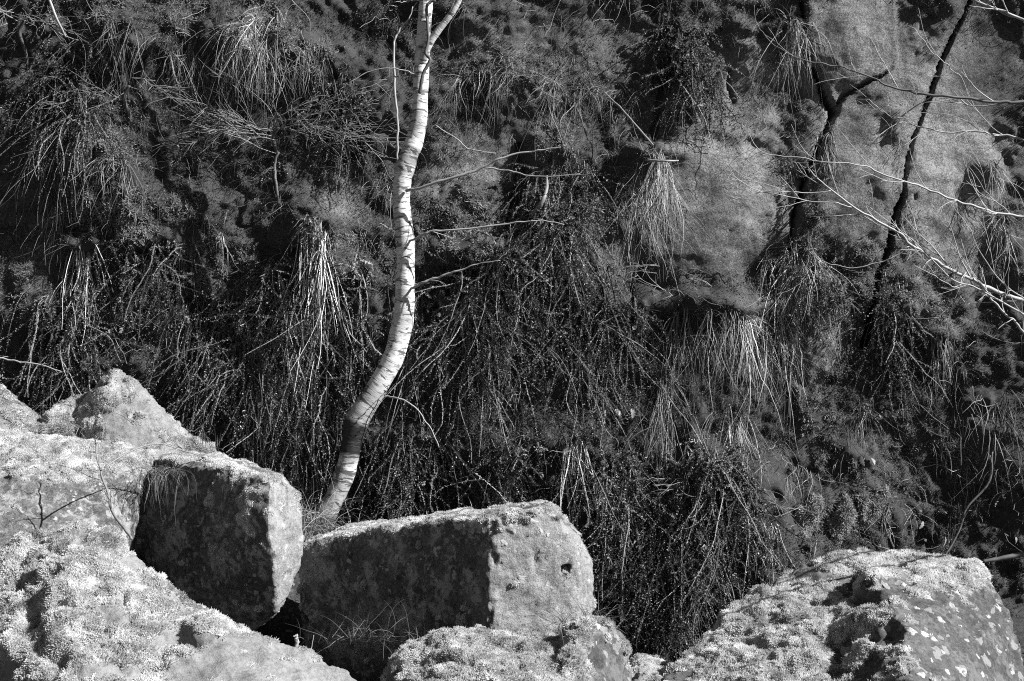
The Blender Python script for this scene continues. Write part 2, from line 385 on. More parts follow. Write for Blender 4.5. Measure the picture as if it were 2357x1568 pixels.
for r, nm in ((0, 'cliff'), (1, 'rock_slab'), (2, 'rock_slab')):
    q = Q[fr == r]; used, inv = np.unique(q, return_inverse=True)
    mb = MB(); mb.add(V[used], q=inv.reshape(-1, 4))
    if r == 0:      # the brow of the quarry runs back from the top of the face
        pass
    o = mb.build(nm, M['cliff'], None if r == 0 else cliff, smooth=True)
    me = o.data
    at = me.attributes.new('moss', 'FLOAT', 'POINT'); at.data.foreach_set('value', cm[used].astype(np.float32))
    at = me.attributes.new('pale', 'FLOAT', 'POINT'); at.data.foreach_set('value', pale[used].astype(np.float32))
    me.normals_split_custom_set_from_vertices(vn[used].tolist())
    if r == 0:
        cliff = tag(o, 'tall quarried rock face overgrown with hanging plants, bare and cracked at right', 'cliff', kind='structure')
    else:
        o['label'] = 'bare rock block between the two long cracks' if r == 1 else 'bare rock block right of the longest crack'

# ground: one sheet to the horizon, banked up against the foot of the face, and the land above the quarry
def ground_z(x, y):
    z = 0.62 * sstep(6.8, 8.7, y) * sstep(-0.2, -1.6, x) + 0.22 * sstep(6.6, 8.8, y) * sstep(1.0, 2.4, x) - 0.25 * np.exp(-((x - 0.4) / 1.0) ** 2) * sstep(5.5, 7.5, y)
    p = np.stack([x, y, np.zeros_like(x)], -1)
    return z + 0.05 * fbm(p, 0.6, 4, 5) * (np.abs(x) < 30) - 0.1
gx = np.concatenate([-np.geomspace(150, 4.6, 24), np.arange(-4.5, 4.5, 0.06), np.geomspace(4.6, 150, 24)])
gy = np.concatenate([-np.geomspace(150, 0.5, 24), np.arange(0, 4.4, 0.4), np.arange(4.5, 9.7, 0.06)])
A, B = np.meshgrid(gx, gy, indexing='xy')
zz = ground_z(A.ravel(), B.ravel())
gv = np.stack([A.ravel(), B.ravel(), zz], -1)
i2, j2 = np.meshgrid(np.arange(len(gx) - 1), np.arange(len(gy) - 1), indexing='xy'); a = (j2 * len(gx) + i2).ravel()
mb = MB(); mb.add(gv, q=np.stack([a, a + 1, a + len(gx) + 1, a + len(gx)], -1))
tag(mb.build('ground', M['soil'], smooth=True), 'dark soil between the boulders and the foot of the face', kind='structure')
mb = MB()
hx = np.linspace(-9, 9, 60); hy = np.linspace(0, 1, 20)
A, B = np.meshgrid(hx, hy, indexing='xy'); A = A.ravel(); B = B.ravel()
yt = cliff_y(A, np.full(len(A), 6.49)); hv = np.stack([A, yt + B * 40, zs[-1] + 0.25 * np.sqrt(B * 40) + 0.05 * fbm(np.stack([A, B * 40, 0 * A], -1), 0.8, 3, 8) * (B > 0)], -1)
i2, j2 = np.meshgrid(np.arange(59), np.arange(19), indexing='xy'); a = (j2 * 60 + i2).ravel()
mb.add(hv, q=np.stack([a, a + 1, a + 61, a + 60], -1))
tag(mb.build('hill', M['soil'], smooth=True), 'land running back above the rock face', kind='structure')

# ------------------------------------------------------------------ boulders
def boulder(name, label, hulls, mat, voxel=0.013, smooth=2, amp=(0.022, 0.010, 0.005), seed=1, moss=None, mtone=1.0, dents=(), hole=None, dens=95000, mlen=(0.004, 0.012), cracks=(), chips=0.014, fresh=None, edge_chip=.014, fissure=.012):
    """hull blocks fused, worn and roughened; moss = function(world points, normals, px, py) -> 0..1"""
    bm = bmesh.new()
    for pts in hulls:
        b2 = bmesh.new()
        for p in pts: b2.verts.new(Vector(P(*p)) if len(p) == 3 else Vector(p[:3]))
        r = bmesh.ops.convex_hull(b2, input=b2.verts)
        bmesh.ops.delete(b2, geom=list({g for g in r['geom_interior'] + r['geom_unused'] if isinstance(g, bmesh.types.BMVert)}), context='VERTS')
        bmesh.ops.recalc_face_normals(b2, faces=b2.faces)
        tmp = bpy.data.meshes.new('tmp'); b2.to_mesh(tmp); b2.free(); bm.from_mesh(tmp); bpy.data.meshes.remove(tmp)
    me = bpy.data.meshes.new('hull'); bm.to_mesh(me); bm.free()
    ob = bpy.data.objects.new('hull', me); COL.objects.link(ob)
    md = ob.modifiers.new('r', 'REMESH'); md.mode = 'VOXEL'; md.voxel_size = voxel
    dg = bpy.context.evaluated_depsgraph_get(); ev = ob.evaluated_get(dg); m2 = bpy.data.meshes.new_from_object(ev)
    bpy.data.objects.remove(ob); bpy.data.meshes.remove(me)
    n = len(m2.vertices); v = np.empty(n * 3, np.float32); m2.vertices.foreach_get('co', v); v = v.reshape(-1, 3).astype(float)
    q = np.empty(len(m2.loops), np.int32); m2.loops.foreach_get('vertex_index', q); q = q.reshape(-1, 4)
    bpy.data.meshes.remove(m2)
    e = np.concatenate([q[:, [0, 1]], q[:, [1, 2]], q[:, [2, 3]], q[:, [3, 0]]])
    deg = np.bincount(e[:, 0], minlength=n) + 1e-9
    def lap(x):
        return np.stack([np.bincount(e[:, 0], weights=x[e[:, 1], c], minlength=n) / deg for c in range(3)], -1)
    for _ in range(smooth): v = 0.35 * v + 0.65 * lap(v)
    def normals(v):
        f = np.cross(v[q[:, 2]] - v[q[:, 0]], v[q[:, 3]] - v[q[:, 1]]); o = np.zeros_like(v)
        for k in range(4):
            for c in range(3): o[:, c] += np.bincount(q[:, k], weights=f[:, c], minlength=n)
        return nrm(o)
    nn = normals(v); vs = v
    for _ in range(14): vs = lap(vs)
    edge = sstep(.0015, .006, ((v - vs) * nn).sum(1))
    disp = -edge_chip * edge * np.clip(.25 + 1.1 * fbm(v, .07, 3, seed + 44), 0, 1.3)
    fis = np.abs(fbm(v * [1, 1, 1.4], .26, 3, seed + 47)); disp = disp - fissure * (1 - sstep(.0, .035, fis)) * sstep(-.1, .3, fbm(v, .4, 2, seed + 48))
    fac = fbm(v, .11, 2, seed + 49) * 3; disp = disp + .007 * (np.floor(fac) + sstep(.35, .65, fac - np.floor(fac)) - fac) 
    disp = disp + amp[0] * fbm(v, 0.30, 3, seed) + amp[1] * fbm(v, 0.085, 3, seed + 9) + amp[2] * fbm(v, 0.03, 2, seed + 19)
    chip = fbm(v * [1, 1, 1.6], 0.16, 2, seed + 33); disp -= chips * sstep(0.35, 0.8, chip)
    px, py = toPX(v)
    for (dx, dy, rx, ry, a) in dents:
        disp += a * np.exp(-(((px - dx) / rx) ** 2 + ((py - dy) / ry) ** 2)) * (nn[:, 1] < 0.35)
    for rows, dep in cracks:
        d = polydist(px + 4 * fbm(v, .05, 2, 3), py, rows); disp -= dep * (1 - sstep(0.4, 1.2, d)) * (nn[:, 1] < 0.2)
    v = v + nn * disp[:, None]
    if hole:
        hxp, hyp, hs = hole
        ins = (np.abs(px - hxp) < hs) & (np.abs(py - hyp) < hs) & (nn[:, 1] < -0.2)
        v[ins] += np.array([0, 0.06, 0])
    nn = normals(v); px, py = toPX(v)
    mm = np.zeros(n) if moss is None else np.clip(moss(v, nn, px, py), 0, 1)
    lump = np.clip(0.5 + 0.6 * fbm(v, 0.075, 2, seed + 50) + .5 * fbm(v, .032, 2, seed + 55), 0, 1.5)
    v = v + nn * (mm * (0.003 + 0.017 * lump))[:, None]
    nn = normals(v)
    base = v[v[:, 2].argmin()]; org = np.array([v[:, 0].mean(), v[:, 1].mean(), v[:, 2].min()])
    mb = MB(); mb.add(v - org, q=q)
    o = mb.build(name, mat, smooth=True, loc=org); tag(o, label, 'boulder')
    if fresh:      # the broken end of the block, without the dark crust of the old faces
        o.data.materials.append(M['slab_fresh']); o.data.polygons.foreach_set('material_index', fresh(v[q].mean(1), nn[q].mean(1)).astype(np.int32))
    at = o.data.attributes.new('moss', 'FLOAT', 'POINT'); at.data.foreach_set('value', mm.astype(np.float32))
    bvh = BVHTree.FromPolygons([tuple(x) for x in v], [tuple(x) for x in q])
    o_ = dict(o=o, v=v, q=q, nn=nn, mm=mm, bvh=bvh, org=org)
    if moss is not None:      # moss shoots standing on the stone
        c = v[q].mean(1); fnv = np.cross(v[q[:, 2]] - v[q[:, 0]], v[q[:, 3]] - v[q[:, 1]]); ar = 0.5 * np.linalg.norm(fnv, axis=1); fnv = nrm(fnv)
        fm = mm[q].mean(1); cx, cyp = toPX(c)
        see = (cx > -200) & (cx < 2560) & (cyp < 1680) & ((fnv * nrm(np.array([0, 0, CAM_Z]) - c)).sum(1) > -0.2)
        lam = ar * dens * sstep(0.15, 0.6, fm) * see
        cnt = RNG.poisson(lam); f = np.repeat(np.arange(len(q)), cnt); m = len(f)
        if m:
            u, s = RNG.random((m, 1)), RNG.random((m, 1)); qq = v[q[f]]
            p = (qq[:, 0] * (1 - u) + qq[:, 1] * u) * (1 - s) + (qq[:, 3] * (1 - u) + qq[:, 2] * u) * s
            lum = np.clip(0.6 + 0.6 * fbm(p, 0.05, 3, seed + 50), .15, 1.5)
            L = (mlen[0] + (mlen[1] - mlen[0]) * RNG.random(m) * lum)
            drift = np.stack([fbm(p, .06, 2, seed + 80 + k) for k in range(3)], -1); d = nrm(0.8 * fnv[f] + 1.0 * drift + 0.3 * RNG.standard_normal((m, 3)) + np.array([0.35, -.1, 0.2]))
            tn = mtone * np.clip(1 + 0.14 * RNG.standard_normal(m) + 0.42 * fbm(p, 0.06, 3, seed + 70), 0.25, 1.4)
            mo = fuzz('moss', M['moss'], o, p - org, d, L, (.0009 + .0007 * RNG.random(m)), tn); mo['kind'] = 'stuff'
    return o_
def fuzz(name, mat, parent, p, d, L, rad, tone, bend=0.35):
    """fine shoots as tapering curves"""
    m = len(p); cu = bpy.data.hair_curves.new(name); cu.add_curves([4] * m)
    t = np.array([0, .35, .7, 1.0])[None, :, None]; b = nrm(RNG.standard_normal((m, 3)))[:, None, :]
    pos = p[:, None, :] + d[:, None, :] * (L[:, None, None] * t) + b * (L[:, None, None] * bend * t ** 2)
    cu.attributes['position'].data.foreach_set('vector', pos.astype(np.float32).ravel())
    ra = cu.attributes.get('radius') or cu.attributes.new('radius', 'FLOAT', 'POINT')
    ra.data.foreach_set('value', (rad[:, None] * np.array([.8, 1.0, .8, .25])[None]).astype(np.float32).ravel())
    ta = cu.attributes.new('tone', 'FLOAT', 'CURVE'); ta.data.foreach_set('value', tone.astype(np.float32))
    cu.materials.append(mat); o = bpy.data.objects.new(name, cu); COL.objects.link(o)
    if parent is not None: o.parent = parent
    return o
def shoots(mb, p, d, L, W, tone):
    m = len(p); s = nrm(np.cross(d, RNG.standard_normal((m, 3))))
    s2 = nrm(np.cross(d, s)); b = nrm(d + 0.9 * s2 * (RNG.random((m, 1)) - .5))
    v = np.stack([p - s * W[:, None] * .4, p + s * W[:, None] * .4, p + d * (L * .55)[:, None] + s * W[:, None], p + d * (L * .5)[:, None] - s * W[:, None], p + b * L[:, None] + s2 * (L * .2)[:, None]], 1)
    i = np.arange(m)[:, None] * 5
    q = i + np.array([[0, 1, 2, 3]]); t = i + np.array([[3, 2, 4]])
    mb.add(v.reshape(-1, 3), q=q, t=t, tone=np.repeat(tone, 5))
def moss_fn(thr, soft, nz=1.0, ns=0.35, seed=1, scale=0.14, extra=None, less=None):
    def f(v, nn, px, py):
        m = nz * nn[:, 2] + ns * fbm(v, scale, 4, seed)
        m = m - .08 + .5 * fbm(v, .05, 3, seed + 11) + .35 * fbm(v, .22, 2, seed + 12); r = sstep(thr - soft, thr + soft, m)
        if extra: 
            for (bx, by, rx, ry, a) in extra: r = np.clip(r + a * np.exp(-(((px - bx) / rx) ** 2 + ((py - by) / ry) ** 2) ** 2) * np.clip(.9 + .9 * fbm(v, .07, 3, seed + 3), 0, 1.4), 0, 1)
        if less:
            for (bx, by, rx, ry, a) in less: r = np.clip(r - a * np.exp(-(((px - bx) / rx) ** 2 + ((py - by) / ry) ** 2) ** 2) * np.clip(.9 + .9 * fbm(v, .06, 3, seed + 5), 0, 1.4), 0, 1)
        return r
    return f
def G(px, Y, z): return (px, 784 + (CAM_Z - z) / (K * Y), Y)

BO = {}
BO['pyramid'] = boulder('boulder', 'pointed pyramid shaped boulder with bare front, behind the large left block', [
    [(262, 856, 8.0), (272, 857, 8.02), (220, 889, 8.0), (317, 884, 8.0), (358, 925, 8.0), (388, 956, 8.0), (429, 996, 8.0), (436, 1025, 8.0), (169, 966, 8.0), (143, 1017, 8.0),
     (395, 1080, 7.72), (255, 1080, 7.65), (285, 950, 7.86), (230, 960, 7.84), (270, 880, 8.4), (420, 1040, 8.6), (150, 1040, 8.5), G(120, 8.5, .2), G(450, 8.5, .2), G(420, 7.7, .2), G(230, 7.7, .2)],
    [(415, 1000, 8.05), (455, 1008, 8.05), (488, 1026, 8.0), (515, 1056, 7.95), (430, 1060, 7.8), (500, 1090, 7.8), (420, 1020, 8.4), (500, 1060, 8.4), G(420, 8.4, .2), G(520, 8.4, .2), G(420, 7.8, .2), G(520, 7.8, .2)],
    [(72, 1004, 7.95), (126, 942, 8.0), (153, 909, 8.1), (192, 903, 8.12), (235, 925, 8.15), (100, 1070, 7.75), (210, 1070, 7.78), G(80, 8.4, .2), G(240, 8.4, .2), G(90, 7.8, .2), G(210, 7.8, .2)]],
    M['slab'], 0.0145, 0, (0.007, 0.007, 0.005), 3, moss_fn(0.62, 0.2, 1.0, 0.7, 4, extra=[(240, 920, 80, 60, .7), (120, 980, 70, 60, 1)], less=[(325, 980, 85, 55, 1.2)]), 0.85)
BO['farleft'] = boulder('boulder', 'small dark boulder cut by the left edge beside the pyramid shaped one', [
    [(-110, 850, 8.1), (-20, 878, 8.1), (0, 888, 8.1), (31, 920, 8.05), (56, 935, 8.0), (87, 971, 8.0), (97, 1015, 7.95), (-110, 1060, 7.75), (20, 1000, 7.8), (60, 1070, 7.8), (-60, 870, 8.6), (80, 1000, 8.5), G(-110, 8.4, .2), G(90, 8.4, .2), G(-110, 7.8, .2), G(80, 7.8, .2)]],
    M['slab'], 0.018, 2, (0.02, 0.012, 0.005), 5, moss_fn(0.5, 0.2, 1, .5, 6, extra=[(60, 950, 40, 40, .6)]), 0.8)
BO['leftblock'] = boulder('boulder', 'large left block with dark front face and pale squared right end', [
    [(375, 1060, 7.36), (540, 1088, 7.08), (627, 1110, 6.95), (505, 1052, 7.75), (600, 1080, 7.5), (669, 1104, 7.25), (686, 1140, 7.25), (691, 1225, 7.25), (697, 1262, 7.2), (690, 1312, 7.2),
     (665, 1372, 7.15), (634, 1414, 7.08), (619, 1170, 6.92), (619, 1240, 6.92), (630, 1300, 6.95), (633, 1350, 6.99), (622, 1402, 7.05), (580, 1446, 7.2), (450, 1450, 7.42), (300, 1450, 7.66),
     (600, 1400, 8.0), (300, 1400, 8.2), (380, 1036, 8.0), (295, 1150, 7.5), (285, 1250, 7.58)],
    [(-180, 985, 7.65), (0, 997, 7.6), (100, 1019, 7.5), (200, 1028, 7.5), (365, 1041, 7.75), (-180, 1290, 6.75), (0, 1300, 6.72), (150, 1300, 6.8), (255, 1310, 7.05), (320, 1130, 7.4), (350, 1062, 7.44),
     (300, 1250, 7.3), (60, 1100, 7.1), (180, 1100, 7.2), (-180, 1500, 6.9), (250, 1500, 7.2), (-180, 1400, 8.2), (300, 1400, 8.2), (0, 1020, 8.1)]],
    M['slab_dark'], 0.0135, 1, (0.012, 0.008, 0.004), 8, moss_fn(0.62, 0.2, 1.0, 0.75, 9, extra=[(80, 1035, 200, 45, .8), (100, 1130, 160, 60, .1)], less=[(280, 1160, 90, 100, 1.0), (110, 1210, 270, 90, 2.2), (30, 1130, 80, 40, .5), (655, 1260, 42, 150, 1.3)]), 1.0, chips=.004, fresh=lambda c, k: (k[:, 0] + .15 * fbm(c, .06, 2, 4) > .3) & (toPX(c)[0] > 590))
BO['midblock'] = boulder('boulder', 'middle oblong block with square hole in its pale right face', [
    [(690, 1262, 7.7), (700, 1253, 7.72), (760, 1243, 7.62), (860, 1222, 7.45), (960, 1206, 7.28), (1030, 1201, 7.17), (1132, 1199, 7.0), (1165, 1188, 7.0), (1234, 1180, 7.03), (1285, 1190, 7.06),
     (1163, 1176, 7.3), (1234, 1164, 7.35), (1276, 1168, 7.35), (1300, 1192, 7.3), (1342, 1250, 7.28), (1366, 1305, 7.28), (1367, 1365, 7.28), (1357, 1405, 7.28), (1322, 1260, 7.1), (1335, 1330, 7.1), (1325, 1450, 7.1),
     (1134, 1290, 6.99), (1128, 1340, 6.99), (1128, 1460, 7.0), (700, 1480, 7.7), (900, 1500, 7.4), (800, 1215, 8.1), (1250, 1180, 7.9), (1340, 1300, 7.9), G(700, 8.1, -.1), G(1340, 7.9, -.1), G(700, 7.7, -.1), G(1130, 7.1, -.1), G(1320, 7.2, -.1)]],
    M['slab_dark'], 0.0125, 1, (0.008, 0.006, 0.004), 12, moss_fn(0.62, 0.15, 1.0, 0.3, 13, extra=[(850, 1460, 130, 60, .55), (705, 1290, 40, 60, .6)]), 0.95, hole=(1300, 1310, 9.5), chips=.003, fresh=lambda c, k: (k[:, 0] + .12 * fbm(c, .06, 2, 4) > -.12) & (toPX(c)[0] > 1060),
    dents=[(1232, 1290, 6, 30, -0.012)])
BO['front'] = boulder('boulder', 'mossy humped boulder in the lower left corner sloping down to bare rock', [
    [(-200, 1330, 6.3), (0, 1268, 6.3), (45, 1243, 6.3), (92, 1231, 6.3), (190, 1220, 6.3), (240, 1222, 6.3), (288, 1239, 6.25), (332, 1279, 6.2), (383, 1328, 6.1), (426, 1390, 6.0),
     (-200, 1500, 6.5), (118, 1370, 5.85), (180, 1340, 5.9), (290, 1380, 5.8), (110, 1500, 5.6), (100, 1660, 5.4), (250, 1650, 5.3), (430, 1650, 5.4), (0, 1400, 6.9), (300, 1400, 6.8), G(-200, 6.8, -.1), G(300, 6.8, -.1), G(-200, 6.5, -.1), G(100, 5.35, -.1), G(430, 5.4, -.1)],
    [(395, 1374, 6.1), (475, 1404, 6.0), (531, 1434, 6.0), (613, 1474, 5.95), (715, 1510, 5.9), (780, 1526, 5.9), (822, 1565, 5.9), (870, 1650, 5.9), (470, 1450, 5.75), (600, 1600, 5.4), (350, 1650, 5.25), (720, 1650, 5.5),
     (400, 1450, 6.6), (800, 1600, 6.4), G(350, 5.2, -.1), G(720, 5.4, -.1), G(400, 6.6, -.1), G(870, 6.3, -.1)]],
    M['slab'], 0.0145, 3, (0.03, 0.014, 0.006), 15, moss_fn(0.25, 0.22, 0.8, 0.75, 16, extra=[(130, 1430, 200, 120, .6)], less=[(630, 1540, 185, 85, 2.2), (720, 1560, 110, 50, 1.5), (250, 1395, 60, 38, .9), (330, 1350, 25, 20, .5), (420, 1545, 50, 35, .7)]), 1.0,
    dents=[(70, 1430, 30, 60, -0.07), (290, 1380, 16, 22, -0.05), (420, 1480, 50, 12, -0.05), (130, 1520, 40, 30, -0.05), (40, 1345, 40, 22, -.04), (200, 1330, 40, 12, -.03)], mlen=(0.005, 0.017))
BO['centre'] = boulder('boulder', 'low mossy boulder at bottom centre with lichened stone tip at right', [
    [(888, 1575, 6.4), (912, 1504, 6.4), (985, 1467, 6.4), (1020, 1450, 6.4), (1080, 1452, 6.4), (1140, 1463, 6.4), (1230, 1460, 6.4), (1320, 1480, 6.3), (880, 1640, 6.1), (1000, 1620, 5.8), (1200, 1640, 5.7), (1310, 1580, 5.85),
     (1050, 1500, 6.15), (950, 1500, 6.9), (1250, 1480, 6.9), G(880, 6.8, -.1), G(1300, 6.8, -.1), G(880, 5.9, -.1), G(1310, 5.8, -.1)],
    [(1290, 1470, 6.3), (1332, 1430, 6.3), (1390, 1434, 6.3), (1420, 1452, 6.3), (1447, 1500, 6.3), (1462, 1590, 6.35), (1325, 1475, 6.05), (1335, 1600, 5.95), (1280, 1640, 5.8), (1450, 1640, 6.15), (1400, 1480, 6.7), G(1290, 6.7, -.1), G(1460, 6.7, -.1), G(1290, 5.9, -.1), G(1450, 6.1, -.1)]],
    M['slab_lichen'], 0.0145, 2, (0.02, 0.012, 0.005), 21, moss_fn(0.42, 0.22, 1.0, 0.75, 22, extra=[(1080, 1540, 160, 70, .25)], less=[(1390, 1510, 60, 90, 1.0)]), 0.85, mlen=(0.005, 0.015))
BO['small'] = boulder('boulder', 'small low boulder wedged left of the big right boulder', [
    [(1432, 1545, 6.65), (1454, 1500, 6.65), (1500, 1500, 6.65), (1552, 1526, 6.65), (1580, 1600, 6.65), (1450, 1600, 6.35), (1540, 1600, 6.35), (1480, 1560, 6.4), (1500, 1530, 7.0), G(1430, 7.0, -.1), G(1570, 7.0, -.1), G(1440, 6.3, -.1), G(1560, 6.3, -.1)]],
    M['slab'], 0.014, 2, (0.02, 0.012, 0.005), 25, moss_fn(0.45, 0.25, 1.0, 0.5, 26), 0.9)
BO['right'] = boulder('boulder', 'biggest boulder at lower right with mossy top and white lichen spots', [
    [(1495, 1580, 6.3), (1602, 1504, 6.5), (1642, 1454, 6.6), (1688, 1404, 6.7), (1745, 1367, 6.8), (1801, 1322, 6.9), (1857, 1301, 7.0), (1934, 1278, 7.0), (2015, 1280, 7.0), (2092, 1276, 7.0), (2159, 1286, 6.95), (2245, 1294, 6.9),
     (2263, 1323, 6.8), (2291, 1359, 6.7), (2322, 1415, 6.6), (2353, 1492, 6.5), (2378, 1600, 6.4), (1850, 1420, 6.45), (1760, 1520, 6.25), (1640, 1650, 5.95), (1850, 1650, 5.75),
     (2250, 1330, 7.5), (1850, 1330, 7.6), G(1500, 6.9, -.1), G(2380, 6.9, -.1), G(1850, 7.6, -.1), G(2280, 7.6, -.1), G(1640, 5.9, -.1), G(2330, 6.1, -.1)],
    [(2003, 1326, 6.50), (2040, 1375, 6.22), (2082, 1442, 5.95), (2112, 1640, 5.45), (2165, 1300, 6.93), (2255, 1325, 6.83), (2322, 1420, 6.63), (2372, 1600, 6.38), (2340, 1640, 6.25), (2010, 1330, 7.0), (1900, 1420, 6.52), (1900, 1640, 5.85), (2000, 1640, 5.6), (2250, 1340, 7.4), G(1900, 6.8, -.1), G(2112, 5.4, -.1), G(2340, 6.2, -.1), G(2370, 6.9, -.1)]],
    M['slab_lichen'], 0.0140, 1, (0.012, 0.009, 0.005), 31, moss_fn(0.72, 0.2, 1.0, 0.5, 32, extra=[(1800, 1440, 210, 110, .7), (2060, 1300, 170, 28, 1.0), (1700, 1540, 170, 60, .5), (2240, 1330, 40, 40, .6)],
        less=[(2150, 1420, 75, 60, 1.6), (2210, 1490, 100, 90, 1.6), (2285, 1440, 65, 95, 1.6), (2150, 1560, 95, 70, 1.5), (2300, 1560, 90, 80, 1.6), (2060, 1385, 38, 55, 1.4), (2085, 1340, 50, 22, .8), (2020, 1500, 90, 40, .7), (1940, 1560, 90, 30, .6)]), 1.0, dents=[(1965, 1380, 36, 18, -0.05), (1880, 1400, 40, 20, -0.03), (1720, 1480, 60, 16, -0.03), (2045, 1455, 30, 34, -0.035), (1830, 1345, 60, 14, -.03), (2010, 1330, 20, 12, .03)], mlen=(0.005, 0.017))

# lichen crusts: thin uneven patches lying on the stone
def ray(px, py, b):
    d = Vector(P(px, py, 1.0)) - Vector((0, 0, CAM_Z)); h = b['bvh'].ray_cast(Vector((0, 0, CAM_Z)), d.normalized())
    return h
LICH = [('right', 2040, 1350, 14, 2.0, 20), ('right', 2062, 1385, 17, 2.2, 25), ('right', 2134, 1375, 22, 1.1, 0), ('right', 2165, 1425, 13, .9, 0), ('right', 2097, 1452, 15, 1, 0), ('right', 2126, 1458, 15, 1, 0), ('right', 2258, 1452, 9, 1, 0),
        ('right', 2298, 1398, 10, 1.1, 0), ('right', 2213, 1545, 15, 1.1, 0), ('right', 2120, 1553, 12, 1, 0), ('right', 2262, 1553, 9, 1, 0), ('right', 2045, 1500, 15, .7, 0), ('right', 2080, 1492, 12, 1.1, 0), ('right', 1990, 1470, 13, .8, 0), ('right', 2275, 1420, 7, .8, 0), ('right', 2200, 1362, 10, .8, 0),
        ('right', 2170, 1500, 8, 1, 0), ('right', 2225, 1475, 8, .8, 0), ('right', 2300, 1500, 8, 1, 0), ('right', 2320, 1470, 6, 1, 0), ('right', 2190, 1395, 8, 1, 0), ('right', 2110, 1400, 8, 1, 0), ('right', 2240, 1400, 8, .8, 0), ('right', 2150, 1470, 11, .8, 0), ('right', 2250, 1510, 9, 1, 0), ('right', 2330, 1545, 10, 1, 0), ('right', 2180, 1545, 9, 1, 0), ('right', 2145, 1520, 8, 1.2, 0), ('right', 2300, 1440, 7, 1, 0), ('right', 2210, 1440, 6, 1, 0), ('right', 2080, 1345, 9, .7, 0),
        ('midblock', 1181, 1215, 15, .9, 0), ('midblock', 1225, 1201, 10, .45, 0), ('midblock', 1290, 1248, 5, 3, 8), ('midblock', 1088, 1222, 8, 1, 0), ('midblock', 1056, 1212, 12, .6, 0), ('midblock', 1108, 1210, 8, 1, 0), ('midblock', 890, 1246, 6, 1.1, 0), ('midblock', 1245, 1222, 6, 1, 0), ('midblock', 1080, 1408, 6, 1.3, 0),
        ('centre', 1355, 1446, 20, .7, 0), ('centre', 1375, 1438, 12, 1.5, 0), ('centre', 1306, 1528, 18, .8, 0), ('centre', 1290, 1552, 12, .7, 0), ('centre', 1098, 1480, 14, .8, 0), ('centre', 1325, 1480, 10, .8, 0), ('centre', 1372, 1480, 5, 1.5, 0),
        ('leftblock', 550, 1112, 8, .6, 0), ('leftblock', 515, 1290, 8, 1, 0), ('leftblock', 470, 1310, 7, 1.2, 0), ('leftblock', 590, 1365, 8, 1, 0), ('midblock', 1160, 1250, 9, .8, 0), ('midblock', 1262, 1232, 6, 1, 0), ('midblock', 1330, 1275, 6, 1.5, 0), ('midblock', 1200, 1330, 8, .7, 0), ('midblock', 1010, 1262, 6, 1, 0), ('midblock', 940, 1300, 5, 1, 0), ('midblock', 1045, 1330, 5, 1, 0), ('midblock', 1150, 1215, 7, .6, 0), ('front', 560, 1500, 10, .7, 0), ('pyramid', 300, 960, 9, 1, 0)]
for (k, px, py, r, asp, rot) in LICH:
    b = BO[k]; h = ray(px, py, b)
    if h[0] is None: continue
    c, n_, _, dist = h; s = r * K * c.y
    if n_.y > 0: n_ = -n_
    ax = n_.cross(Vector((0, 0, 1))).normalized(); ay = ax.cross(n_) * -1
    ra = math.radians(rot); rings = [[0, 0]]
    nA = 22; ph = [random.uniform(.45, 1.35) for _ in range(nA)]
    ph = [(ph[i] * 3 + ph[i - 1] + ph[(i + 1) % nA]) / 5 for i in range(nA)]
    vv = []
    for rr in (0.0, 0.5, 0.9, 1.0):
        for i in range(nA if rr else 1):
            t = 2 * math.pi * i / nA; x_ = math.cos(t) * rr * s * ph[i] / math.sqrt(asp) ; y_ = math.sin(t) * rr * s * ph[i] * math.sqrt(asp)
            x2, y2 = x_ * math.cos(ra) - y_ * math.sin(ra), x_ * math.sin(ra) + y_ * math.cos(ra)
            pt = c + ax * x2 + ay * y2; f = b['bvh'].find_nearest(pt)
            nv = f[1] if f[1].dot(n_) > 0 else -f[1]
            vv.append(np.array(f[0] + nv * (0.0016 if rr < .95 else -0.001)) - b['org'])
    tri = [(0, 1 + i, 1 + (i + 1) % nA) for i in range(nA)]
    qd = [(1 + l * nA + i, 1 + (l + 1) * nA + i, 1 + (l + 1) * nA + (i + 1) % nA, 1 + l * nA + (i + 1) % nA) for l in (0, 1) for i in range(nA)]
    mb = MB(); mb.add(np.array(vv), q=qd, t=tri); mb.build('lichen_patch', M['lichen'], b['o'], smooth=True)

# ------------------------------------------------------------------ plant builders
DOWN = np.array([0, 0, -1.0])
def paths(R, d0, L, seg, droop, jit, drape=0.006, cl=True, curl=0.06):
    """curved strands that fall and drape over the rock; returns (N, seg+1, 3)"""
    p = R.copy(); d = nrm(d0); pts = [p]; cur = curl * RNG.standard_normal(d.shape)
    dr = np.asarray(droop, float).reshape(-1, 1) * (0.6 + .8 * RNG.random((len(R), 1)))
    for s in range(seg):
        kink = RNG.random((len(R), 1)) < .12
        d = nrm(d + DOWN * dr + cur + (jit + kink * jit * 2.0) * RNG.standard_normal(d.shape)); cur = cur * .85 + curl * .45 * RNG.standard_normal(d.shape)
        p = p + d * (L / seg)[:, None]
        if cl:
            lim = cliff_y(p[:, 0], p[:, 2]) - drape * (0.3 + 1.5 * RNG.random(len(p))); p[:, 1] = np.minimum(p[:, 1], lim)
        pts.append(p.copy())
    return np.stack(pts, 1)
def locks(n, per):
    """strands gather in locks: index of the lock of each strand"""
    return RNG.integers(0, max(1, n // per), n)
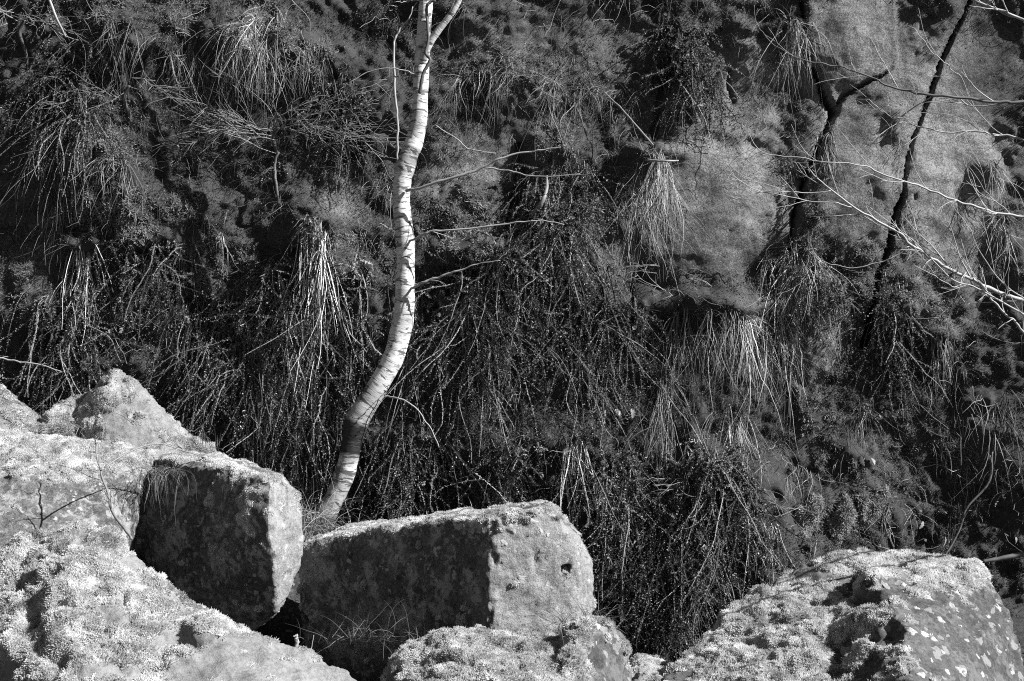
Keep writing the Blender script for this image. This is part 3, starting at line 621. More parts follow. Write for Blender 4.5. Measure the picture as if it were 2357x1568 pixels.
def ribbons(mb, pts, W, tone, tip=0.15):
    n, s, _ = pts.shape
    tan = nrm(np.gradient(pts, axis=1)); side = nrm(np.cross(tan, np.repeat(nrm(RNG.standard_normal((n, 1, 3)) + np.array([0, -1.0, 0])), s, 1)))
    t = np.linspace(0, 1, s); wd = W[:, None] * (tip + (1 - tip) * (1 - t ** 1.5))[None]
    a = pts - side * wd[..., None] * .5; b = pts + side * wd[..., None] * .5
    v = np.stack([a, b], 2).reshape(-1, 3)
    i = (np.arange(n)[:, None] * s * 2 + np.arange(s - 1)[None] * 2).ravel()
    mb.add(v, q=np.stack([i, i + 1, i + 3, i + 2], -1), tone=np.repeat(tone, s * 2))
def leaves(mb, pts, per, size, tone, lo=0.2, spread=0.002):
    """small leaves set in close rows along strands, so a strand reads as a leafy rope"""
    n, s, _ = pts.shape; m = n * per
    k = np.repeat(np.arange(n), per); j = np.tile(np.arange(per), n)
    u = (lo + (1 - lo) * (j + RNG.random(m) * .8) / per) * (s - 1.001); i = u.astype(int); f = (u - i)[:, None]
    p = pts[k, i] * (1 - f) + pts[k, i + 1] * f + spread * RNG.standard_normal((m, 3)); p[:, 1] -= 0.002
    tan = nrm(pts[k, i + 1] - pts[k, i]); ang = j * 2.4 + RNG.random(m) * .9
    a = nrm(np.cross(tan, np.array([0.1, 1.0, 0.05]))); b = np.cross(tan, a)
    rad = np.cos(ang)[:, None] * a + np.sin(ang)[:, None] * b
    d = nrm(tan * .55 + rad * .9 + .25 * RNG.standard_normal((m, 3))); sd = nrm(np.cross(d, tan) + .35 * RNG.standard_normal((m, 3)))
    L = size * (0.6 + .7 * RNG.random(m)); Wd = L * (0.26 + .14 * RNG.random(m))
    v = np.stack([p, p + d * (L * .5)[:, None] + sd * Wd[:, None], p + d * L[:, None], p + d * (L * .5)[:, None] - sd * Wd[:, None]], 1).reshape(-1, 3)
    q = np.arange(m)[:, None] * 4 + np.array([[0, 1, 2, 3]])
    mb.add(v, q=q, tone=np.repeat(np.repeat(tone, per) * np.clip(.95 + .18 * RNG.standard_normal(m), .4, 1.4), 4))

CLUMPS = []
def clump(kind, px, py, wd, ln, n, tone, label, spread=0.35, out=0.5, py_sp=14, name=None, lean=0.0):
    """one plant rooted on the rock face: wd, ln in photo px"""
    if kind == 'heather': n = int(n * .8)
    name = name or {'straw': 'straw_clump', 'grass': 'grass_tuft', 'heather': 'heather_clump'}[kind]
    cat = {'straw': 'straw clump', 'grass': 'grass tuft', 'heather': 'heather'}[kind]
    per = {'straw': 3, 'grass': 8, 'heather': 4}[kind]; lk = locks(n, per); nl = lk.max() + 1
    rx = px + wd * .5 * np.clip(RNG.standard_normal(nl) * .5, -1, 1)[lk] + 3.5 * RNG.standard_normal(n); mat = (RNG.random(nl) < (.3 if kind != 'straw' else .1))[lk]; ry = py + (py_sp * RNG.standard_normal(nl) * .6 + np.abs(RNG.standard_normal(nl)) * ln * (.22 if kind == 'heather' else .16 if kind == 'grass' else .03))[lk] + 5 * RNG.standard_normal(n)
    R = on_cliff(rx, ry); base = on_cliff(np.array([px]), np.array([py]))[0]
    R[:, 1] += 0.004
    fanx = (rx - px) / (wd * .5 + 1) * spread * .8 + (spread * .7 * RNG.standard_normal(nl))[lk] + .12 * RNG.standard_normal(n) + lean
    nv = cliff_n(R); ltone = np.clip(1 + .4 * RNG.standard_normal(nl), .3, 2)[lk]; lup = RNG.standard_normal(nl)[lk]
    d0 = nv * out * (.3 if kind == 'heather' else .38) + np.stack([fanx, -0.25 * RNG.random(n), 0.30 * lup + .1 * RNG.standard_normal(n) - (.8 if kind == 'heather' else .55)], -1)
    d0[mat] += np.stack([1.0 * RNG.standard_normal(nl)[lk][mat], 0 * lup[mat], .5 + .5 * lup[mat]], -1)
    L = np.where(mat, .38, 1.0) * ln * K * 8.8 * np.clip(0.68 + (.3 * RNG.standard_normal(nl))[lk] + .2 * RNG.standard_normal(n), .18, 1.4)
    g = kind + ' on the rock face'
    if kind == 'grass':
        pts = paths(R, d0, L, 9, np.where(mat, .15, .36), 0.08, curl=.13)
        mb = MB(); ribbons(mb, pts - base, 0.0022 + .0016 * RNG.random(n), tone * ltone * np.clip(1 + .35 * RNG.standard_normal(n), .25, 1.9))
        o = mb.build(name, M['grass'], loc=base); tag(o, label, cat, 'pale grass hanging on the rock face')
    elif kind == 'straw':
        d0 = nv * .08 + np.stack([fanx * .75, -.15 * np.ones(n), -0.9 * np.ones(n)], -1)
        pts = paths(R, d0, L, 9, 0.06, 0.05, curl=.06)
        mb = MB(); ribbons(mb, pts - base, 0.0026 + .0026 * RNG.random(n), tone * ltone * np.clip(1 + .3 * RNG.standard_normal(n), .25, 1.8), .5)
        o = mb.build(name, M['straw'], loc=base); tag(o, label, cat, 'stiff straw hanging on the rock face')
        lm = MB(); leaves(lm, pts - base, 30, 0.0085, np.full(n, 1.1), lo=.45); lo_ = lm.build('leaves', M['leaf'], o); lo_['kind'] = 'stuff'
    else:
        pts = paths(R, d0, L, 11, np.where(mat, .1, .25), 0.12, 0.045, curl=.15)
        mb = MB(); ribbons(mb, pts - base, 0.0032 + .0048 * RNG.random(n), tone * ltone * np.clip(1.7 + 1.0 * RNG.standard_normal(n), .3, 3.4), .5)
        o = mb.build(name, M['stem'], loc=base); tag(o, label, cat, 'dark heather hanging on the rock face')
        lm = MB(); leaves(lm, pts - base, int(np.clip(ln * .26, 16, 76)), 0.0125, tone * ltone * np.clip(1.1 + .35 * RNG.standard_normal(n), .4, 2), lo=.12); lo_ = lm.build('leaves', M['leaf'], o); lo_['kind'] = 'stuff'
    return o

# stiff straw
clump('straw', 187, 578, 60, 250, 70, 1.0, 'fan of stiff straw spreading below a ledge at far left', .32)
clump('straw', 722, 518, 70, 330, 100, 1.1, 'brightest straw bundle, hanging like a broom left of the birch trunk', .13)
clump('straw', 640, 640, 70, 260, 50, .8, 'thin straw strands left of and below the straw broom', .3)
clump('straw', 1772, 1212, 50, 150, 40, 1.0, 'short pale straw bundle just above the big right boulder', .15)
clump('straw', 1620, 1255, 70, 190, 40, .8, 'straw strands hanging over the dark hollow left of the big right boulder', .25)
clump('straw', 1315, 1010, 90, 200, 60, .8, 'straw fan above the square holed block', .45)
clump('straw', 2035, 640, 60, 140, 30, .65, 'dark straw strands hanging from the foot of the longest crack', .3)
clump('straw', 650, 850, 130, 230, 70, .75, 'long straw curtain between the pyramid shaped boulder and the birch', .25)
# heather
clump('heather', 345, 560, 170, 250, 150, 1.0, 'heather mat on a ledge right of the far left straw fan', .3)
clump('heather', 700, 640, 260, 420, 420, 1.05, 'widest curtain of heather, left of the birch trunk below the straw broom', .2, py_sp=60)
clump('heather', 150, 690, 150, 260, 170, .9, 'heather hanging under the far left straw fan', .3, py_sp=50)
clump('heather', 520, 700, 180, 330, 220, .8, 'dark heather above the top edge of the large left block', .2, py_sp=60)
clump('heather', 1120, 590, 180, 360, 320, .95, 'heather mat overhanging beside the third birch branch, right of the trunk', .3, out=.9, py_sp=22)
clump('heather', 1290, 420, 130, 300, 300, .9, 'upright column of heather in the middle of the face', .3, py_sp=80)
clump('heather', 1370, 660, 240, 280, 260, .75, 'dark heather under the middle column of heather', .3, py_sp=50)
clump('heather', 920, 1000, 200, 230, 260, .95, 'heather right of the birch foot, above the middle block', .35, py_sp=30)
clump('heather', 1150, 1030, 170, 180, 200, .9, 'heather fan hanging over the middle of the oblong block', .45, py_sp=22)
clump('heather', 1420, 1050, 160, 250, 210, .9, 'heather beside the right end of the middle block', .35, py_sp=40)
clump('heather', 1610, 1060, 230, 330, 380, 1.0, 'long heather curtain over the dark hollow between middle and right boulders', .25, py_sp=50)
clump('heather', 1560, 1270, 200, 230, 220, .8, 'lowest heather, hanging into the hollow above the small wedged boulder', .25, py_sp=40)
clump('heather', 1875, 440, 50, 150, 60, .9, 'heather growing down the left crack', .2, py_sp=40)
clump('heather', 2040, 690, 100, 190, 120, .8, 'heather below the longest crack', .3, py_sp=40)
clump('heather', 1570, 60, 110, 230, 200, .7, 'dark heather at the top edge, right of centre', .25, py_sp=50)
clump('heather', 1620, 150, 90, 140, 120, .8, 'small leafy heather on the bare rock near the top', .4, py_sp=50)
clump('heather', 160, 120, 120, 270, 170, .8, 'heather trailing below the pale stick at top left', .25, py_sp=50)
clump('heather', 780, 180, 130, 170, 150, .7, 'heather left of the forked birch top', .3, py_sp=50)
clump('heather', 1060, 700, 200, 240, 260, .85, 'heather close right of the birch bend', .3, py_sp=60)
clump('heather', 1900, 640, 120, 140, 120, .9, 'leafy mat mixed with grass under the left crack', .3, py_sp=30)
clump('heather', 735, 500, 90, 70, 60, .9, 'dark leafy cap over the brightest straw bundle', .5)
# grass
clump('grass', 590, 40, 130, 170, 405, 1.33, 'pale grass hump at the top edge left of the birch', .5, py_sp=40)
clump('grass', 610, 140, 40, 110, 80, 1.0, 'small pale tuft under the grass hump', .4)
clump('grass', 285, 350, 90, 130, 90, 1.0, 'tangle of pale roots near the left side, above the mossy bulge', .6)
clump('grass', 160, 240, 130, 260, 190, .8, 'long fine grass streaming down at upper left', .3, py_sp=60)
clump('grass', 880, 410, 50, 160, 70, .8, 'thin tuft touching the left side of the birch trunk', .2)
clump('grass', 1515, 355, 75, 220, 270, 1.40, 'bright round headed grass tuft in the centre right of the face', .25, out=.8, py_sp=8)
clump('grass', 1462, 430, 70, 200, 140, .85, 'soft grass tuft left of and below the bright round headed tuft', .3)
clump('grass', 1825, 45, 90, 170, 270, 1.26, 'shaggy grass tuft astride the left crack at the top', .4, out=.7)
clump('grass', 1905, 290, 35, 130, 70, .9, 'narrow tuft where the two cracks meet', .15)
clump('grass', 1830, 570, 130, 210, 351, 1.40, 'broad pale tuft hanging at the foot of the left crack', .35)
clump('grass', 1930, 650, 60, 120, 60, .8, 'little tuft right of the broad pale tuft', .3)
clump('grass', 1570, 705, 240, 210, 260, .8, 'left half of the long grass fringe across the middle right', .25, py_sp=10, out=.8)
clump('grass', 1745, 725, 190, 200, 351, 1.54, 'bright right end of the long grass fringe', .25, py_sp=14, out=.8)
clump('grass', 1530, 870, 60, 220, 162, 1.40, 'narrow streak of pale grass below the left half of the fringe', .1)
clump('grass', 1690, 945, 80, 140, 175, 1.40, 'spiky rounded tuft under the grass fringe', .6)
clump('grass', 2290, 370, 40, 130, 90, .8, 'dull tuft near the right edge among bare branches', .1)
clump('grass', 2298, 490, 36, 130, 148, 1.54, 'pale hanging tuft at the right edge below the dull tuft', .1)
clump('grass', 2170, 785, 50, 110, 110, .6, 'dark rounded tuft on a knob below the right rock block', .3)
clump('grass', 2040, 1140, 24, 90, 60, 1.1, 'small bright tuft right of the three moss cushions', .1)
clump('grass', 1830, 1060, 40, 110, 70, .8, 'thin tuft above the leftmost moss cushion', .2)
clump('grass', 1985, 930, 50, 110, 80, .7, 'faint tuft in the dark lower right of the face', .2)
clump('grass', 2200, 1050, 60, 170, 70, .45, 'dim tuft in the darkest part at right', .2)
clump('grass', 2290, 900, 60, 220, 70, .5, 'dim long strands near the right edge', .2)
clump('grass', 1100, 150, 100, 150, 110, .8, 'grass patch right of the birch fork', .4)
clump('grass', 1165, 130, 40, 120, 70, .9, 'bright little tuft in the grass patch right of the birch fork', .2)
clump('grass', 1300, 170, 120, 190, 130, .7, 'thin grass hanging above the middle column of heather', .3)
clump('grass', 1420, 200, 80, 140, 90, .7, 'sparse grass right of the thin hanging grass', .4)
clump('grass', 250, 60, 140, 180, 160, .7, 'shaggy dark grass at the top left', .4, py_sp=40)
clump('grass', 440, 90, 160, 200, 200, .65, 'dark trailing grass along the top, left of the grass hump', .4, py_sp=40)
clump('grass', 720, 110, 110, 130, 160, .75, 'grass on a mossy bulge right of the grass hump', .5, py_sp=30)
clump('grass', 130, 470, 60, 150, 80, .9, 'grey tuft on the ledge left of the mossy bulge', .3)
clump('grass', 430, 560, 90, 140, 90, .8, 'short grass under the bare bush', .3)
clump('grass', 510, 545, 20, 110, 40, .95, 'single narrow tuft between heather mats at left', .05)
clump('grass', 950, 790, 60, 180, 60, .8, 'thin blades right of the lower birch bend', .2)

# moss cushions low on the face
def cushion(px, py, r, label, tone, tilt):
    b = on_cliff(np.array([px]), np.array([py]))[0]; n = 5200; s = r * K * 8.8
    ca, sa = math.cos(tilt), math.sin(tilt); rot = np.array([[ca, 0, sa], [0, 1, 0], [-sa, 0, ca]])
    def form(d):
        q = d * s * np.array([.55, .38, 1.3]) @ rot
        return q * (1 + .45 * fbm(q + b, .06, 2, int(px)) + .2 * fbm(q + b, .025, 2, int(px) + 5))[:, None]
    th, ph = np.meshgrid(np.linspace(0, np.pi, 17), np.linspace(0, 2 * np.pi, 25), indexing='ij')
    sv = form(np.stack([np.sin(th) * np.cos(ph), np.sin(th) * np.sin(ph), np.cos(th)], -1).reshape(-1, 3)) * .96
    i, j = np.meshgrid(np.arange(16), np.arange(24), indexing='ij'); a = (i * 25 + j).ravel()
    core = MB(); core.add(sv, q=np.stack([a, a + 1, a + 26, a + 25], -1), tone=.7 * tone)
    o = core.build('moss_cushion', M['cliff_moss'], loc=b); tag(o, label, 'moss cushion', 'moss cushions low on the rock face')
    d = nrm(RNG.standard_normal((n, 3))); d[:, 1] = -np.abs(d[:, 1]); p = form(d)
    m = fuzz('shoots', M['cliff_moss'], o, p, nrm(d + .6 * RNG.standard_normal((n, 3)) + [.2, 0, -.3]), .008 + .02 * RNG.random(n), .0009 + .0012 * RNG.random(n), tone * np.clip(1.25 + .4 * RNG.standard_normal(n), .3, 2.2)); m['kind'] = 'stuff'
cushion(1852, 1200, 40, 'leftmost of the three moss cushions above the big right boulder', 1.5, -.6)
cushion(1936, 1200, 34, 'middle one of the three moss cushions above the big right boulder', 1.3, -.35)
cushion(2004, 1178, 42, 'rightmost of the three moss cushions above the big right boulder', 1.4, -.7)

# ------------------------------------------------------------------ cover nobody could count: moss, fine grass, heather sprigs over the face
def scatter(n, fn, xr=(-330, 2690), yr=(-200, 1560)):
    px = RNG.uniform(*xr, n); py = RNG.uniform(*yr, n); k = RNG.random(n) < fn(px, py)
    return px[k], py[k]
def nz2(px, py, sc, seed, o=3):
    return fbm(np.stack([px, np.zeros_like(px), py], -1), sc, o, seed)
# moss on the rock
px, py = scatter(1150000, lambda x, y: np.clip(mossy_at(x, y) * (0.55 + .9 * nz2(x, y, 40, 91)) + .38 * (1 - bare_at(x, y)) * (.6 + .8 * nz2(x, y, 70, 93)) * 1.0, 0, 1))
R = on_cliff(px, py); n = len(R)
mo_ = mossy_at(px, py); mb = MB(); L = (.007 + .016 * RNG.random(n)) * (.8 + .6 * mo_)
tn_ = np.clip(.42 + 1.1 * mo_ + .3 * RNG.standard_normal(n) + .45 * nz2(px, py, 60, 95) + .35 * nz2(px, py, 14, 96, 2), .12, 2.2)
o = fuzz('moss', M['cliff_moss'], cliff, R, nrm(cliff_n(R) + .6 * RNG.standard_normal((n, 3)) + [.25, 0, 0]), L * 1.1, .0008 + .0015 * RNG.random(n), tn_); o['kind'] = 'stuff'
print('cliff moss', n)
# fine dead grass and roots
def cover(n, fn, Lr, mat, name, tone, seg=6, W=.0018, droop=.3, jit=.16, lv=0, lsz=.009, label=None, cat=None, out=.45, per=6):
    cx, cy_ = scatter(n // per, fn); m = len(cx) * per; lk = np.repeat(np.arange(len(cx)), per)
    px = cx[lk] + 7 * RNG.standard_normal(m); py = cy_[lk] + 6 * RNG.standard_normal(m); R = on_cliff(px, py)
    d0 = cliff_n(R) * out + (np.stack([.6 * RNG.standard_normal(len(cx)), -.1 * np.ones(len(cx)), .45 * RNG.standard_normal(len(cx)) - .15], -1))[lk] + .2 * RNG.standard_normal((m, 3))
    L = Lr[0] + (Lr[1] - Lr[0]) * RNG.random(m) ** 1.5
    pts = paths(R, d0, L, seg, droop, jit, .012)
    tn = tone * np.clip(1 + .35 * RNG.standard_normal(m) + (.4 * RNG.standard_normal(len(cx)))[lk] + .5 * nz2(px, py, 90, 99), .15, 2.6)
    mb = MB(); ribbons(mb, pts, W * (.6 + .8 * RNG.random(m)), tn, .4)
    o = mb.build(name, mat); tag(o, label, cat, kind='stuff')
    if lv:
        lm = MB(); leaves(lm, pts, lv, lsz, tn * 1.1, lo=.1); q = lm.build('leaves', M['leaf'], o); q['kind'] = 'stuff'
    print(name, m); return o
def vegd(x, y): return (1 - bare_at(x, y)) * np.clip(.75 + .9 * nz2(x, y, 110, 101), .1, 1)
cover(16000, lambda x, y: vegd(x, y) * np.where(y < 560, .9, .55), (.07, .30), M['grass'], 'dead_grass', .62, label='fine dead grass and roots all over the rock face', cat='grass')
cover(5200, lambda x, y: vegd(x, y) * np.where(y > 480, 1.0, .35) * np.where(x > 1850, .55, 1), (.10, .36), M['stem'], 'heather', .8, lv=30, lsz=.0095, label='dark heather sprigs all over the lower rock face', cat='heather')
cover(4200, lambda x, y: np.clip(vegd(x, y) * .9, 0, 1), (.12, .42), M['twig'], 'twigs', .42, seg=9, W=.0024, droop=.05, jit=.22, label='thin bare twigs tangled through the plants on the rock face', cat='twigs', out=.7, per=2)
# leaf litter lying in the dark lower right and on the ground
px, py = scatter(5200, lambda x, y: np.exp(-(((x - 2120) / 300) ** 2 + ((y - 1230) / 90) ** 2)) + .7 * np.exp(-(((x - 1990) / 150) ** 2 + ((y - 900) / 90) ** 2)) + .006)
R = on_cliff(px, py); n = len(R); pts = np.stack([R, R + nrm(RNG.standard_normal((n, 3)) + [0, -.8, 0]) * .01], 1)
lm = MB(); leaves(lm, pts, 2, .026, np.full(n, .5), lo=0, spread=.012); tag(lm.build('leaf_litter', M['litter']), 'small dead leaves caught in the plants on the face', 'leaf litter', kind='stuff')

gx_ = RNG.uniform(-2.6, 2.8, 9000); gy_ = RNG.uniform(6.2, 8.8, 9000); R = np.stack([gx_, gy_, ground_z(gx_, gy_) + .008], -1); n = len(R)
pts = np.stack([R, R + nrm(RNG.standard_normal((n, 3)) * [1, 1, .4]) * .012], 1); lm = MB(); leaves(lm, pts, 1, .034, np.full(n, .45), lo=0, spread=.01); tag(lm.build('leaf_litter', M['litter']), 'dead leaves lying on the ground between the boulders', 'leaf litter', kind='stuff')
# ------------------------------------------------------------------ the birch
def birch_mat():
    m, t, b = base_mat('birch_bark', 0.6, 0.25)
    tc = N(t, 'ShaderNodeTexCoord').outputs['Object']
    uv = N(t, 'ShaderNodeAttribute'); uv.attribute_name = 'along'
    cx = N(t, 'ShaderNodeCombineXYZ'); sp = N(t, 'ShaderNodeSeparateXYZ'); t.links.new(tc, sp.inputs[0])
    def lay(sx, sa, detail, dist=0.6):
        c = N(t, 'ShaderNodeCombineXYZ'); t.links.new(math_n(t, 'MULTIPLY', sp.outputs[0], sx), c.inputs[0]); t.links.new(math_n(t, 'MULTIPLY', sp.outputs[1], sx), c.inputs[1])
        t.links.new(math_n(t, 'MULTIPLY', uv.outputs['Fac'], sa), c.inputs[2]); return noise_n(t, c.outputs[0], 1.0, detail, 0.6, dist)
    n1 = lay(9, 34, 4, .9); n2 = lay(20, 95, 3); n5 = lay(3.5, 7, 4, .8); n3 = lay(4, 5, 3); n4 = lay(8, 24, 4)
    col = ramp(t, n3, [(0.3, 0.38), (0.65, 0.52)])
    band = ramp(t, n1, [(0.54, 0.0), (0.59, 1.0)]); fine = ramp(t, n2, [(0.56, 0.0), (0.63, 1.0)]); blot = ramp(t, n5, [(0.53, 0.0), (0.62, 1.0)])
    col = mixf(t, math_n(t, 'MULTIPLY', blot, 0.6), col, 0.16); col = mixf(t, math_n(t, 'MULTIPLY', band, 0.85), col, 0.035); col = mixf(t, math_n(t, 'MULTIPLY', fine, 0.7), col, 0.09)
    dk = N(t, 'ShaderNodeAttribute'); dk.attribute_name = 'scar'
    col = mixf(t, math_n(t, 'MULTIPLY', dk.outputs['Fac'], ramp(t, n4, [(0.3, 0.55), (0.55, 1.0)]), True), col, 0.012)
    t.links.new(col, b.inputs['Base Color'])
    bp = N(t, 'ShaderNodeBump'); bp.inputs['Strength'].default_value = .7; bp.inputs['Distance'].default_value = .006
    t.links.new(math_n(t, 'SUBTRACT', n4, math_n(t, 'MULTIPLY', band, .5)), bp.inputs['Height']); t.links.new(bp.outputs[0], b.inputs['Normal'])
    return m
M['birch'] = birch_mat()
TR = [(700, 1275, 50), (727, 1225, 46), (752, 1180, 40), (783, 1120, 41), (801, 1063, 42), (811, 1012, 42), (822, 968, 50), (851, 920, 45), (882, 868, 44), (908, 817, 42), (921, 766, 42), (928, 735, 43), (932, 690, 43), (932, 664, 41), (934, 600, 37),
      (932, 545, 38), (925, 485, 37), (925, 434, 36), (931, 390, 39), (943, 352, 38), (955, 322, 35), (965, 270, 33), (968, 204, 31), (971, 150, 30), (973, 100, 28), (978, 40, 29), (982, -20, 28), (986, -120, 26), (990, -300, 24), (1000, -520, 20)]
birch = empty('birch_tree', P(715, 1250, 8.5))
tag(birch, 'slender white birch with a curved trunk in front of the rock face', 'birch tree')
B0 = np.array(birch.location)
def Yb(py): return 8.5 + 0.0 * py - 0.10 * np.clip((1200 - py) / 1200, 0, 1.3)
ctrl = np.array([np.append(P(x, y, Yb(y)), wd * K * 8.45 * .56) for x, y, wd in TR])
S = spline(ctrl, 420)
mb = MB(); rr = S[:, 3] * (1 + .045 * vnoise(np.stack([S[:, 2] * 22, S[:, 2] * 0, S[:, 2] * 0], -1), 5) + .035 * vnoise(np.stack([S[:, 2] * 9, S[:, 2] * 0, S[:, 2] * 0], -1), 6))
rr *= 1 + .35 * sstep(1150, 1260, toPX(S[:, :3])[1]); tube(mb, S[:, :3] - B0, rr, 22, rough=.012)
trunk = mb.build('trunk', M['birch'], birch, smooth=True)
arc = np.concatenate([[0], np.cumsum(np.linalg.norm(np.diff(S[:, :3], axis=0), axis=1))])
def bark_attr(o, arc, sides, scar):
    al = np.concatenate([np.repeat(arc, sides), arc[[0, -1]]]).astype(np.float32)
    a = o.data.attributes.new('along', 'FLOAT', 'POINT'); a.data.foreach_set('value', al)
    sc_ = np.concatenate([np.repeat(scar, sides), scar[[0, -1]]]).astype(np.float32)
    a = o.data.attributes.new('scar', 'FLOAT', 'POINT'); a.data.foreach_set('value', sc_)
_, spy = toPX(S[:, :3])
scar = .15 * sstep(780, 950, spy) + .25 * np.clip(vnoise(np.stack([spy / 45, spy * 0, spy * 0], -1), 9), 0, 1) + 2.6 * np.exp(-((spy - 1008) / 30) ** 2) + .5 * np.exp(-((spy - 940) / 40) ** 2) * .5 + .45 * np.exp(-((spy - 367) / 16) ** 2) + .9 * sstep(1150, 1230, spy) + .4 * sstep(1060, 1150, spy) + .35 * np.exp(-((spy - 688) / 10) ** 2)
bark_attr(trunk, arc, 22, scar)
def limb(name, rows, mat, parent, base, sides=7, n=None, rough=.04, label=None, bark=False, wig=0.0):
    """rows: px, py, Y, width px"""
    c = np.array([np.append(P(x, y, Y), wd * K * Y * .5) for x, y, Y, wd in rows]); n = n or max(8, len(rows) * 6)
    s = spline(c, n); s[:, 3] = np.maximum(s[:, 3], .0009)
    if wig: s[:, :3] += wig * np.stack([vnoise(np.stack([np.arange(n) * .45, np.full(n, k * 7.7), np.full(n, rows[0][0] * .13)], -1), 3 + k) for k in range(3)], -1)
    mb = MB(); tube(mb, s[:, :3] - base, s[:, 3], sides, rough=rough)
    o = mb.build(name, mat, parent, smooth=True)
    if bark:
        ar = np.concatenate([[0], np.cumsum(np.linalg.norm(np.diff(s[:, :3], axis=0), axis=1))]); bark_attr(o, ar, sides, np.zeros(n))
    if label: o['label'] = label
    return o, s
limb('branch', [(971, 146, 8.39, 18), (982, 112, 8.36, 19), (1000, 82, 8.34, 17), (1025, 50, 8.32, 15), (1045, 22, 8.3, 14), (1064, -15, 8.28, 13), (1100, -90, 8.2, 12), (1130, -200, 8.1, 8)], M['birch'], birch, B0, 12, bark=True, label='thick forking branch at the top of the birch')
limb('branch', [(966, 215, 8.36, 9), (970, 188, 8.34, 9), (976, 165, 8.33, 8), (990, 138, 8.32, 8), (980, 122, 8.33, 8), (986, 92, 8.33, 7), (984, 55, 8.33, 7), (982, 18, 8.33, 7), (992, 4, 8.33, 7), (1002, 2, 8.32, 4)], M['darktwig'], birch, B0, 7, label='dark crooked twig against the pale trunk', rough=.1)
limb('branch', [(915, 372, 8.4, 5), (914, 330, 8.38, 6), (916, 285, 8.37, 6), (911, 240, 8.36, 6), (909, 180, 8.36, 6), (907, 110, 8.36, 5.5), (912, 82, 8.36, 5), (925, 62, 8.36, 4), (942, 42, 8.36, 3), (950, 15, 8.36, 2.5)], M['twig'], birch, B0, 6, label='thin upright side stem left of the trunk', wig=.004)
def twigs(parent, base, s, n, mat, L=(.12, .35), r=.45, up=.2, seed=0, lo=.1, sub=True):
    """fine side shoots growing off a limb path s (N x 4)"""
    for k in range(n):
        t = (lo + (1 - lo) * (k + random.random()) / n); i = min(int(t * (len(s) - 1)), len(s) - 2)
        p = s[i, :3]; tan = nrm(s[i + 1, :3] - s[i, :3]); sd = 1 if (k % 2) else -1
        d = nrm(tan * .9 + np.array([random.gauss(0, .25), random.gauss(0, .5), sd * .55 + up]))
        ln = random.uniform(*L) * (1.1 - .5 * t); m = 9; pts = [p]
        cur = np.array([0, random.gauss(0, .04), random.gauss(.02, .06)])
        for j in range(m):
            d = nrm(d + cur + np.array([random.gauss(0, .07), random.gauss(0, .07), random.gauss(0, .07)])); pts.append(pts[-1] + d * ln / m)
        pts = np.array(pts); r0 = max(.0011, s[i, 3] * r)
        mb = MB(); tube(mb, pts - base, np.linspace(r0, .0008, m + 1), 4)
        if sub:
            for q in range(random.randint(1, 3)):
                a = random.randint(2, m - 2); d2 = nrm(pts[a + 1] - pts[a] + np.array([random.gauss(0, .004), random.gauss(0, .01), random.gauss(0, .012)]) * 1.0); l2 = ln * random.uniform(.2, .5); pp = [pts[a]]
                for j in range(6):
                    d2 = nrm(d2 + np.array([random.gauss(0, .1), random.gauss(0, .1), random.gauss(.02, .1)])); pp.append(pp[-1] + d2 * l2 / 6)
                tube(mb, np.array(pp) - base, np.linspace(r0 * .7, .0007, 7), 4)
        mb.build('twig', mat, parent)
for rows, lab, nt_ in [
    ([(936, 439, 8.38, 9), (965, 433, 8.33, 8), (1010, 417, 8.3, 8), (1060, 404, 8.28, 7.5), (1110, 386, 8.26, 7), (1160, 362, 8.24, 6), (1210, 350, 8.24, 5), (1250, 346, 8.24, 3.5), (1290, 337, 8.24, 2)], 'longest side branch, topmost of three on the right', 2),
    ([(1112, 385, 8.26, 5), (1150, 390, 8.24, 4.5), (1190, 397, 8.22, 4), (1240, 407, 8.2, 3), (1335, 400, 8.18, 1.5)], None, 1),
    ([(944, 556, 8.4, 7), (975, 540, 8.34, 6.5), (1000, 532, 8.32, 6), (1060, 528, 8.3, 5.5), (1150, 518, 8.28, 5), (1210, 510, 8.26, 4), (1250, 508, 8.25, 3.5), (1300, 518, 8.25, 2)], 'middle one of three side branches on the right', 2),
    ([(946, 666, 8.42, 8), (970, 652, 8.36, 7), (1000, 642, 8.34, 6.5), (1030, 630, 8.32, 6), (1062, 622, 8.3, 5), (1105, 606, 8.28, 3), (1150, 600, 8.26, 2)], 'short lowest side branch on the right', 2),
    ([(884, 912, 8.42, 5), (912, 915, 8.38, 5), (940, 927, 8.36, 4.5), (965, 950, 8.35, 4), (992, 988, 8.34, 3.5), (1010, 1030, 8.33, 3)], 'thin arched shoot near the foot', 0),
    ([(962, 176, 8.36, 4), (938, 165, 8.34, 3.5), (905, 158, 8.33, 3.2), (870, 160, 8.33, 3), (838, 170, 8.33, 2.5), (800, 196, 8.33, 1.8)], None, 1),
    ([(1002, 288, 8.5, 3), (1030, 305, 8.5, 3.2), (1062, 330, 8.5, 3.5), (1085, 345, 8.5, 3.2), (1140, 352, 8.5, 2.2)], None, 1)]:
    o, s = limb('branch', [(x, y, Y, wd * .8) for x, y, Y, wd in rows], M['twig'], birch, B0, 7, label=lab, wig=.005)
    if nt_: twigs(o, B0, s, nt_, M['twig'], (.08, .2), .45)

